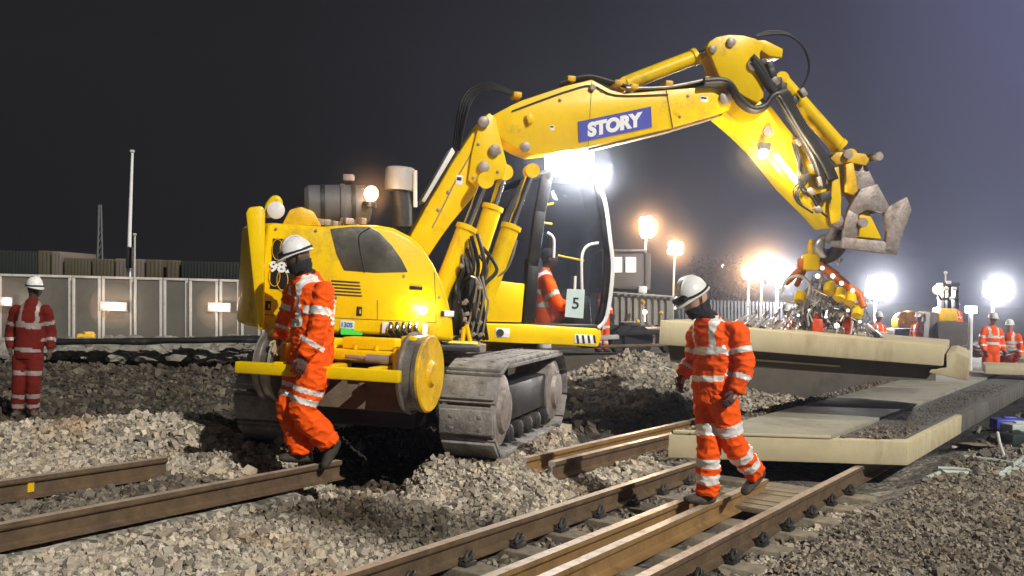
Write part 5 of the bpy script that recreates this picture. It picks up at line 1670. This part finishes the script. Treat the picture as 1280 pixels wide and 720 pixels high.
for (x0, x1, y0, m_, lb_t) in ((-30, 46, 312, 'green_wall', 'dark green container behind the fence at far left'), (47, 61, 313, 'pale_wall', 'narrow pale store box beside the green container'), (64, 76, 314, 'cabin', 'small grey box behind the fence'),
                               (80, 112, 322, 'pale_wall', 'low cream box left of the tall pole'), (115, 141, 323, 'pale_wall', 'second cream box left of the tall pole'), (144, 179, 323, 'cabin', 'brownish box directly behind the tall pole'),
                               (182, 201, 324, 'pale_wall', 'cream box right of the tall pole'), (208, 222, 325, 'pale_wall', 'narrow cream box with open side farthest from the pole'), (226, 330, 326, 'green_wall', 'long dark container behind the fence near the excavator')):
    t = thing('storage_container', at((x0 + x1) / 2, 350, 28), lb_t, 'container', 'containers behind the fence')
    b = MB(); b.prism([at(x0, y0, 28), at(x1, y0 + (x1 - x0) * .03, 28), at(x1, 352, 28), at(x0, 352, 28)], V((0, 2.4, 0)), .02)
    b.build('container_body', M[m_], t)
    for x_ in (x0 + 2, x1 - 2):
        q0 = at(x_, 351, 28.6); b = MB(); b.tube([q0, V((q0.x, q0.y, -.1))], .1, 8); b.build('support_leg', M['dark'], t)
    b = MB()
    nrib = max(3, int((x1 - x0) / 4))
    for k in range(nrib):
        x = x0 + (x1 - x0) * (k + .5) / nrib
        b.prism([at(x - .7, y0 + 2, 27.97), at(x + .7, y0 + 2, 27.97), at(x + .7, 350, 27.97), at(x - .7, 350, 27.97)], V((0, .029, 0)))
    b.build('side_rib', M[m_], t)

# ---------------------------------------------------------------- middle background
t = thing('trough_wall', at(700, 475, 17.5), 'long low dark wall behind the excavator and the pale stone mounds', 'wall')
b = MB(); b.prism([at(520, 440, 17.5), at(1170, 447, 17.8), at(1170, 512, 17.8), at(520, 512, 17.5)], V((.2, .6, 0)), .03); b.build('wall_body', M['slab_dark'], t)
b = MB(); b.prism([at(655, 434, 17.4), at(838, 430, 17.5), at(838, 433, 17.5), at(655, 437.5, 17.4)], V((.1, .3, 0)), .01); b.build('capping_strip', M['rail_side'], t)
for k, (x0, x1, y0, y1, D_, m_, lb_t) in enumerate(((772, 840, 410, 428, 19.5, 'dark', 'dark stacked plant trailer behind the ballast mounds'),)):
    t = thing('plant_trailer', at((x0 + x1) / 2, y1, D_), lb_t, 'trailer')
    b = MB()
    b.prism([at(x0, y0 + 4, D_), at(x1 + 60, y0, D_), at(x1 + 60, y0 + 6, D_), at(x0, y0 + 10, D_)], V((0, 1.5, 0)), .01)
    b.prism([at(x0 + 8, y0 - 6, D_ + .3), at(x0 + 30, y0 - 6, D_ + .3), at(x0 + 30, y0 + 3, D_ + .3), at(x0 + 8, y0 + 3, D_ + .3)], V((0, 1, 0)), .02)
    b.build('trailer_bed', M[m_], t)
    for xx in (x0 + 8, x0 + 24, x0 + 70):
        b = MB(); b.lathe([(-.1, .12), (-.1, .3), (.1, .3), (.1, .12)], at(xx, y0 + 16, D_ + .2), V((.3, -1, 0)), 20); b.build('wheel', M['rubber'], t)
    b = MB(); b.prism([at(x0 - 24, y0 + 10, D_), at(x0 + 2, y0 + 8, D_), at(x0 + 2, y0 + 14, D_), at(x0 - 24, y0 + 15, D_)], V((0, .3, 0)), .01); b.build('pale_bar', M['fence_frame'], t)
# corrugated hoarding
t = thing('corrugated_hoarding', at(805, 405, 26), 'pale corrugated sheet hoarding below the lit cabin', 'hoarding')
b = MB()
for k in range(18):
    x0 = 768 + k * 4.1; yt = 366 + (x0 - 768) * .07
    dd = 26 + (.07 if k % 2 else 0)
    b.prism([at(x0, yt, dd), at(x0 + 4.0, yt + .3, dd), at(x0 + 4.0, 406, dd), at(x0, 406, dd)], V((0, .03, 0)))
b.build('sheet', M['hoarding'], t)
b = MB(); b.prism([at(766, 364.5, 25.9), at(843, 370, 25.9), at(843, 372, 25.9), at(766, 366.5, 25.9)], V((0, .08, 0)), .01); b.build('top_rail', M['fence_frame'], t)
t = thing('far_fence', at(900, 400, 30), 'grey palisade fence between the hoarding and the lifting frame', 'fence')
b = MB()
for k in range(34):
    x0 = 848 + k * 4.4
    b.prism([at(x0, 374 + (x0 - 848) * .03, 30), at(x0 + 2.6, 374 + (x0 - 848) * .03, 30), at(x0 + 2.6, 410, 30), at(x0, 410, 30)], V((0, .03, 0)))
b.build('fence_pale', M['tank'], t)
b = MB()
for y in (380, 402):
    b.prism([at(846, y, 30.05), at(998, y + 4, 30.05), at(998, y + 6, 30.05), at(846, y + 2, 30.05)], V((0, .05, 0)))
b.build('fence_rail', M['tank'], t)
for k, (x, y) in enumerate(((804, 378), (806, 390), (826, 391), (797, 402))):
    b = MB(); b.ball(at(x, y, 25.6), .06)
    b.tube([at(x, y, 25.6), at(x, y + 12, 25.6)], .012, 6)
    o = b.build('marker_lamp', M['lens_small'] if k == 1 else M['yellow_dirty'], None, at(x, y, 25.6))
    tag(o, ['topmost round marker hanging on the hoarding', 'small glowing marker lamp on the hoarding', 'rightmost round marker hanging on the hoarding', 'lowest round marker hanging on the hoarding'][k], 'marker')
# cabin with lit windows
t = thing('site_cabin', at(790, 365, 36), 'beige site cabin raised up with two lit windows', 'cabin')
b = MB(); b.prism([at(752, 314, 36), at(806, 314, 36), at(806, 362, 36), at(752, 360, 36)], V((0, 2.6, 0)), .03); b.build('cabin_wall', M['cabin'], t)
b = MB(); b.prism([at(750, 311.5, 35.9), at(809, 311.5, 35.9), at(809, 314.5, 35.9), at(750, 314.5, 35.9)], V((0, 2.8, 0)), .03); b.build('cabin_roof', M['worn'], t)
b = MB(); b.prism([at(806.4, 315, 35.95), at(814, 317, 35.95), at(813, 362, 35.95), at(806.4, 363, 35.95)], V((0, 2.6, 0)), .02); b.build('cabin_corner', M['cabin'], t)
for x0 in (765, 782.5):
    b = MB(); b.prism([at(x0 - 1, 321, 35.97), at(x0 + 13, 321, 35.97), at(x0 + 13, 341, 35.97), at(x0 - 1, 341, 35.97)], V((0, .028, 0))); wnd = b.build('window', M['fence_frame'], t)
    b = MB(); b.prism([at(x0, 322, 35.95), at(x0 + 12, 322, 35.95), at(x0 + 12, 340, 35.95), at(x0, 340, 35.95)], V((0, .018, 0))); b.build('window_pane', M['window_lit'], wnd)
b = MB(); b.box(at(803, 362, 35.8), (.3, .3, .25), None, .03); b.build('cabin_foot', M['white'], t)
b = MB()
b.prism([at(740, 366, 35), at(830, 368, 35), at(830, 372, 35), at(740, 371, 35)], V((0, 3, 0)))
b.build('support_deck', M['dark'], t)
for x_ in (748, 786, 824):
    q0 = at(x_, 370, 35.6)
    b = MB(); b.tube([q0, V((q0.x, q0.y, -.2))], .09, 10); b.build('support_leg', M['dark'], t)

# floodlight towers, each in scatter spheres added to imitate lens bloom
BLOOMS = {}


def bloom_halo(c, r, dens, parent, col=(1, 1, 1)):  # scatter sphere added to imitate lens bloom around a lamp
    key = (dens, col)
    if key not in BLOOMS:
        mm, nt_, pb_ = _new('bloom_scatter')
        nt_.nodes.remove(pb_)
        v_ = nt_.nodes.new('ShaderNodeVolumeScatter'); v_.inputs['Density'].default_value = dens; v_.inputs['Anisotropy'].default_value = .15; v_.inputs['Color'].default_value = (*col, 1)
        nt_.links.new(v_.outputs[0], nt_.nodes['Material Output'].inputs['Volume'])
        BLOOMS[key] = mm
    b = MB(); b.ball(c, r, 4)
    o = b.build('bloom_halo', BLOOMS[key], parent)
    o['kind'] = 'stuff'
    return o


def tower(px, py, D, w, h, lens, P, label, tilt=0.0, base_z=-.2, col=None, cells=2):
    c = at(px, py, D)
    t = thing('lighting_tower', V((c.x, c.y, base_z)), label, 'lighting tower')
    b = MB(); b.tube([V((c.x, c.y + .1, base_z)), V((c.x, c.y + .1, c.z - h * .4))], [.06, .04], 10); b.build('mast', M['fence_frame'], t)
    b = MB(); b.box(V((c.x, c.y + .1, base_z + .35)), (.9, 1.2, .6), None, .06); b.build('generator_base', M['dark'], t)
    Rm = Matrix.Rotation(tilt, 3, 'Y')
    for k in range(cells):
        o_ = Rm @ V(((k - (cells - 1) / 2) * w / cells * 1.02, 0, 0))
        b = MB(); b.box(c + o_ + V((0, .06, 0)), (w / cells, .14, h), Rm, .03); hd_ = b.build('lamp_head', M['black'], t)
        for r_ in (-.25, .25):
            q_ = c + o_ + Rm @ V((0, 0, r_ * h)) + V((0, -.03, 0))
            rx = w / cells * .47
            b = MB(); b.loft([(q_ + V((0, y_, 0)), Rm @ V((rx * f_, 0, 0)), Rm @ V((0, 0, h * .235 * f_))) for y_, f_ in ((.02, 1), (-.02, 1), (-.06, .8), (-.08, .35))]); b.build('lamp_lens', M[lens], hd_)
        b = MB(); b.tube([c + o_ + V((0, .1, -h * .5)), c + V((0, .1, -h * .62))], .025, 6); b.build('lamp_bracket', M['dark'], hd_)
    ld = bpy.data.lights.new('flood_light', 'POINT'); ld.energy = P * 1.8; ld.color = col or ((1, .97, .95) if lens == 'lens_cool' else (1, .72, .45)); ld.shadow_soft_size = .25
    lo = bpy.data.objects.new('flood_light', ld); COL.objects.link(lo); lo.parent = t; lo.location = (c.x - t.location.x, c.y - .35 - t.location.y, c.z - base_z)
    warm_ = lens == 'lens_warm'
    for r_, d_ in ((1.9, .0016), (1.45, .0026), (1.05, .005), (.7, .012), (.45, .03)):
        bloom_halo(c + V((.03, -.08, .02)), r_, d_ * (2.2 if warm_ else 1.15), t, (1, .68, .45) if warm_ else (.9, .93, 1))
    return t


tower(808, 284, 42, .56, .95, 'lens_warm', 700, 'warm floodlight high above the site cabin', -.12)
tower(844, 310, 45, .70, .62, 'lens_warm', 600, 'warm floodlight on a thin mast right of the cabin', .05)
tower(937, 341, 38, .52, .52, 'lens_warm', 420, 'small warm floodlight left of the lifting frame, lowest of the three', 0)
tower(954, 327, 40, .58, .55, 'lens_warm', 520, 'upper warm floodlight left of the lifting frame', .1)
tower(973, 344, 30, .62, .70, 'lens_cool', 700, 'white floodlight touching the left side of the lifting frame', .25)
tower(1096, 360, 33, .66, .80, 'lens_cool', 1100, 'bright white floodlight right of the lifting frame', .15)
tower(1243, 362, 36, .80, .66, 'lens_cool', 1300, 'rightmost large white floodlight above two workers', 0, -.3)
t = thing('lamp_post', at(1213, 470, 21), 'thin white post with a small round lamp beside the dark machine', 'lamp post')
b = MB(); b.tube([at(1212, 478, 21), at(1213.5, 392, 21)], .045, 10); b.build('post', M['white'], t)
b = MB(); b.box(at(1214, 387, 21), (.26, .12, .16), None, .03); hd_ = b.build('lamp_head', M['black'], t)
b = MB(); b.box(at(1214, 387, 20.92), (.24, .03, .14), None, .01); b.build('lamp_lens', M['lens_cool'], hd_)
for (x, y) in ((903, 333), (907, 337)):
    b = MB(); b.ball(at(x, y, 70), .14 if x < 905 else .09); o = b.build('distant_lamp', M['lens_small'], None, at(x, y, 70)); tag(o, ('brighter' if x < 905 else 'fainter') + ' of two tiny distant lamps left of the floodlights', 'lamp')

for c_, t_ in bloom_q: bloom_halo(c_, .16, .5, t_, (1, .85, .5))
for c_, t_ in BLOOMQ: bloom_halo(c_, .5, .16, t_, (1, .7, .5))
# dark machine on the right
t = thing('rail_dumper', at(1185, 435, 25), 'dark works vehicle with glazed cab and amber beacon behind the lifted slab', 'works vehicle')
b = MB(); b.prism([at(1172, 402, 25), at(1212, 403, 25), at(1212, 448, 25), at(1172, 448, 25)], V((.6, 2.5, 0)), .05); b.build('skip_body', M['slab_dark'], t)
b = MB(); b.prism([at(1175, 385, 25.4), at(1196, 386, 25.4), at(1198, 402, 25.4), at(1173, 402, 25.4)], V((.4, 1.4, 0)), .04); b.build('bonnet', M['yellow_dirty'], t)
b = MB()
for x0, x1, y0, y1 in ((1180, 1182, 356, 386), (1197, 1199, 358, 386), (1179, 1200, 353, 357), (1188, 1189.5, 357, 386), (1179, 1200, 372, 374)):
    b.prism([at(x0, y0, 25.6), at(x1, y0, 25.6), at(x1, y1, 25.6), at(x0, y1, 25.6)], V((.3, 1.1, 0)), .01)
b.build('cab_frame', M['dark'], t)
b = MB(); b.prism([at(1181, 357, 25.75), at(1198, 358, 25.75), at(1198, 385, 25.75), at(1181, 385, 25.75)], V((0, .02, 0))); b.build('cab_glass', M['glass'], t)
b = MB(); b.tube([at(1182, 354, 25.8), at(1182, 342, 25.8)], .02, 8); b.ball(at(1182, 341, 25.8), .05); b.build('aerial', M['white'], t)
for x, y in ((1183, 361), (1193, 361), (1186, 353), (1190, 373)):
    b = MB(); b.box(at(x, y, 25.3), (.12, .06, .08), None, .02); b.build('small_lamp', M['white'], t)
b = MB(); b.ball(at(1172, 362, 25.4), .12); b.build('beacon', M['lens_amber'], t)
b = MB(); b.tube([at(1172, 366, 25.4), at(1176, 374, 25.5), at(1181, 374, 25.6)], .03, 8); b.build('beacon_bracket', M['dark'], t)
b = MB(); b.ball(at(1172, 387, 25.3), .07); b.build('front_lamp', M['lens_small'], t)
b = MB()
b.prism([at(1163, 390, 25.2), at(1172, 390, 25.2), at(1172, 448, 25.2), at(1158, 448, 25.2)], V((.3, 1.5, 0)), .03); b.build('side_ladder', M['cabin'], t)
t = thing('mini_digger', at(1135, 412, 27), 'small yellow machine beside an orange worker far behind the slab', 'machine')
b = MB(); b.prism([at(1122, 400, 27), at(1126, 394, 27), at(1144, 388, 27), at(1148, 396, 27), at(1148, 410, 27), at(1122, 410, 27)], V((.2, 1, 0)), .05); b.build('machine_body', M['yellow_dirty'], t)
b = MB(); b.tube([at(1124, 398, 26.9), at(1130, 392, 26.9), at(1132, 404, 26.9)], .08, 8, 3); b.build('digger_arm', M['yellow_dirty'], t)
b = MB(); b.prism([at(1118, 412, 27), at(1158, 412, 27), at(1158, 436, 27), at(1118, 436, 27)], V((.2, 1.2, 0)), .05); b.build('machine_track', M['rubber'], t)
# pale heap and plates beyond
for (x0, x1, y, D_, h_, lb_t) in ((1215, 1262, 441, 24, .35, 'crumpled pale tarpaulin heap below the rightmost floodlight'),):
    b = MB()
    for k in range(14):
        c = at(rr.uniform(x0, x1), y - rr.uniform(0, 8), D_ + rr.uniform(-.3, .3))
        t_ = bmesh.new(); bmesh.ops.create_icosphere(t_, subdivisions=3, radius=1)
        for v in t_.verts:
            k_ = .8 + .5 * noise.noise(v.co * 2 + V((k * 3, 0, 0)))
            v.co = V((v.co.x * .42 * k_, v.co.y * .3 * k_, v.co.z * .14 * k_)) + c
        b._add(t_)
    tag(b.build('tarpaulin', M['hoarding'], None, at((x0 + x1) / 2, y, D_)), lb_t, 'tarpaulin')
for (x0, x1, y, D_, lb_t) in ((1232, 1330, 457, 19, 'pale flat slab lying beyond the row at the right edge'), (1262, 1330, 440, 24, 'farther pale slab lying at the right edge')):
    b = MB(); c0 = at(x0, y, D_); c1 = at(x1, y + 3, D_)
    b.prism([c0, c1, c1 + V((.5, 1.2, 0)), c0 + V((.5, 1.2, 0))], V((0, 0, -.16)), .01)
    tag(b.build('flat_slab', M['concrete'], None, c0), lb_t, 'slab')
# pale tube frame on the ground, right
t = thing('tubular_barrier', at(1215, 598, 9.6), 'pale green tubular frame lying on the ground right of the slabs', 'barrier')
g = lambda x, y: gz(x, y, -.12)
for pts, r_ in ((((1158, 598), (1178, 590), (1215, 592), (1245, 598), (1262, 590), (1286, 580), (1300, 574)), .026), (((1172, 585), (1195, 586), (1212, 588)), .02), (((1205, 571), (1240, 575), (1272, 580), (1300, 583)), .024), (((1245, 598), (1262, 586), (1280, 572), (1310, 562)), .03)):
    b = MB(); b.tube([g(*p) for p in pts], r_, 10); b.build('tube', M['pale_tube'], t)
b = MB(); b.tube([gz(1255, 570, -.1), gz(1250, 556, -.02), gz(1247, 541, .08)], .02, 10)
tag(b.build('marker_stick', M['white'], None, gz(1255, 570, -.1)), 'short white stick leaning beside the tubular frame', 'stick')
b = MB(); b.loft([(gz(1222, 556, -.16 + z), V((.26 * r_, .02, 0)), V((0, .22 * r_, 0))) for z, r_ in ((-.06, 1), (0, 1), (.06, .8), (.10, .4))])
tag(b.build('orange_bag', M['timber'], None, gz(1222, 560, -.16)), 'tan sack on dark ground between the slabs and the frame', 'sack')
for k, (x, y, c_) in enumerate(((1262, 530, 'blue'), (1275, 536, 'pale_tube'), (1268, 548, 'green_wall'))):
    b = MB(); b.box(gz(x, y, -.05), (.5, .25, .16), Matrix.Rotation(.3 * k, 3, 'Z'), .03)
    b.box(gz(x, y, -.05) + V((0, 0, .085)), (.2, .06, .05), Matrix.Rotation(.3 * k, 3, 'Z'), .015)
    tag(b.build('tool_case', M[c_], None, gz(x, y, -.05)), ('blue', 'pale green', 'dark green')[k] + ' equipment case at the right edge near the slabs', 'case')
for i in range(9):
    c = gz(1215 + i * 9 + rr.uniform(-6, 6), 560 + rr.uniform(-24, 26), -.2)
    b = MB(); b.tube([c, c + V((rr.uniform(-.5, .5), rr.uniform(-.3, .3), rr.uniform(.02, .15)))], rr.uniform(.015, .03), 8)
    tag(b.build('scrap_rod', M[rr.choice(('pale_tube', 'worn', 'dark'))], None, c), 'scrap rod among the pile of rods beside the tubular frame', 'rod', 'scrap rods by the frame')

# dim trees behind the lamps
def tree(px, py, D, h, w, label):
    c = at(px, py, D); t = thing('tree', V((c.x, c.y, -.2)), label, 'tree', 'trees in the dark')
    b = MB(); b.tube([V((c.x, c.y, -.3)), V((c.x + .1, c.y, h * .5)), V((c.x, c.y, h * .8))], [.25, .16, .05], 8)
    for k in range(6):
        a = rr.uniform(0, 6.28); b.tube([V((c.x, c.y, h * (.35 + .07 * k))), V((c.x + math.cos(a) * w * .6, c.y + math.sin(a) * w * .6, h * (.5 + .08 * k)))], [.09, .02], 6)
    b.build('trunk', M['bark'], t)
    n = 4200
    bm = bmesh.new()
    cl = [(rr.gauss(0, w * .42), rr.gauss(0, w * .42), h * rr.uniform(.42, .98)) for _ in range(26)]
    for k in range(n):
        q = rr.choice(cl)
        p = V((c.x + q[0] + rr.gauss(0, .4), c.y + q[1] + rr.gauss(0, .4), q[2] + rr.gauss(0, .35)))
        u_ = V((rr.uniform(-1, 1), rr.uniform(-1, 1), rr.uniform(-1, 1))).normalized() * .10
        w_ = u_.orthogonal().normalized() * .06
        bm.faces.new([bm.verts.new(p + u_), bm.verts.new(p + w_), bm.verts.new(p - u_), bm.verts.new(p - w_)])
    m_ = MB(); m_.bm.free(); m_.bm = bm
    m_.build('crown', M['leaf'], t)


tree(900, 360, 50, 3.0, 1.1, 'dim bushy tree lit from behind left of the floodlights')

# ---------------------------------------------------------------- ground sheets
build_ground()
build_ballast()

# ---------------------------------------------------------------- lights
SUN_DIR = V((-.50, .66, -.62)).normalized()      # direction the light travels
sd = bpy.data.lights.new('sun', 'SUN'); sd.energy = 4.0; sd.angle = R(.7); sd.color = (1.0, .95, .86)
so = bpy.data.objects.new('sun', sd); COL.objects.link(so)
so.rotation_euler = SUN_DIR.to_track_quat('-Z', 'Y').to_euler()


def point(loc, P, col, r=.06, parent=None):
    ld = bpy.data.lights.new('lamp_light', 'POINT'); ld.energy = P; ld.color = col; ld.shadow_soft_size = r
    o = bpy.data.objects.new('lamp_light', ld); COL.objects.link(o)
    o.location = V(loc) - (exc.location if parent else V((0, 0, 0)))
    if parent: o.parent = parent
    return o


[bloom_halo(U(714, 207, .3), r_, d_, wl, (.9, .93, 1)) for r_, d_ in ((.85, .010), (.64, .02), (.46, .045), (.30, .09))]; bloom_halo(U(748, 222, .33), .22, .08, wl2, (.9, .93, 1)); [bloom_halo(U(464, 242, -.85), r_, d_, bb, (1, .7, .5)) for r_, d_ in ((.42, .03), (.3, .06), (.2, .15))]; [bloom_halo(U(953, 192, -.32), r_, d_, al, (1, .85, .6)) for r_, d_ in ((.42, .03), (.28, .07), (.16, .2))]
point(U(712, 205, .25), 150, (.93, .96, 1), .12, exc)
point(U(752, 224, .22), 90, (.93, .96, 1), .08, exc)
point(U(950, 197, -.45), 28, (1, .8, .55), .04, exc)
point(U(986, 213, -.42), 40, (1, .8, .5), .05, exc)
point(U(528, 388, -1.30), 4.5, (1, .9, .55), .03, exc)  # added light that spreads the imitated hot spot over the housing
point(U(467, 244, -.98), 7, (1, .7, .45), .05, exc)

# ---------------------------------------------------------------- haze and sky
hz_ = MB(); hz_.box((0, 60, 18), (170, 190, 38)); ho = hz_.build('haze', M['ink'], None, (0, 60, 18))
tag(ho, 'thin night haze over the yard', kind='structure')
hm, nt, pb = _new('haze_volume')
nt.nodes.remove(pb)
vs = nt.nodes.new('ShaderNodeVolumeScatter'); vs.inputs['Color'].default_value = (.66, .74, 1, 1); vs.inputs['Density'].default_value = .0015; vs.inputs['Anisotropy'].default_value = .78
nt.links.new(vs.outputs[0], nt.nodes['Material Output'].inputs['Volume'])
ho.data.materials.clear(); ho.data.materials.append(hm)

w = bpy.data.worlds.new('World'); scn.world = w; w.use_nodes = True
nt = w.node_tree; N, L = nt.nodes.new, nt.links.new
bg = nt.nodes['Background']
sky = N('ShaderNodeTexSky'); sky.sky_type = 'NISHITA'; sky.sun_disc = False
sky.sun_elevation = R(-4); sky.sun_rotation = math.atan2(-SUN_DIR.x, -SUN_DIR.y)
L(sky.outputs[0], bg.inputs[0]); bg.inputs[1].default_value = .05
tc = N('ShaderNodeTexCoord')
dt = N('ShaderNodeVectorMath'); dt.operation = 'DOT_PRODUCT'; L(tc.outputs['Generated'], dt.inputs[0]); dt.inputs[1].default_value = V((.60, .72, .30)).normalized()
rp = N('ShaderNodeValToRGB')
e = rp.color_ramp.elements
e[0].position = .0; e[0].color = (.012, .012, .013, 1); e[1].position = 1; e[1].color = (.135, .14, .26, 1)
for p_, c_ in ((.62, (.0105, .0105, .0115)), (.82, (.015, .015, .020)), (.93, (.043, .044, .075))):
    k_ = e.new(p_); k_.color = (*c_, 1)
L(dt.outputs['Value'], rp.inputs[0])
b2 = N('ShaderNodeBackground'); L(rp.outputs[0], b2.inputs[0]); b2.inputs[1].default_value = 1.0
ad = N('ShaderNodeAddShader'); L(bg.outputs[0], ad.inputs[0]); L(b2.outputs[0], ad.inputs[1])
L(ad.outputs[0], nt.nodes['World Output'].inputs[0])

scn.view_settings.view_transform = 'Standard'; scn.view_settings.look = 'None'; scn.view_settings.exposure = 0; scn.view_settings.gamma = 1
scn.render.engine = 'CYCLES'
cy = scn.cycles
cy.use_denoising = True
try: cy.denoiser = 'OPENIMAGEDENOISE'
except Exception: pass
cy.max_bounces = 6; cy.volume_bounces = 0; cy.transparent_max_bounces = 12; cy.sample_clamp_indirect = 4
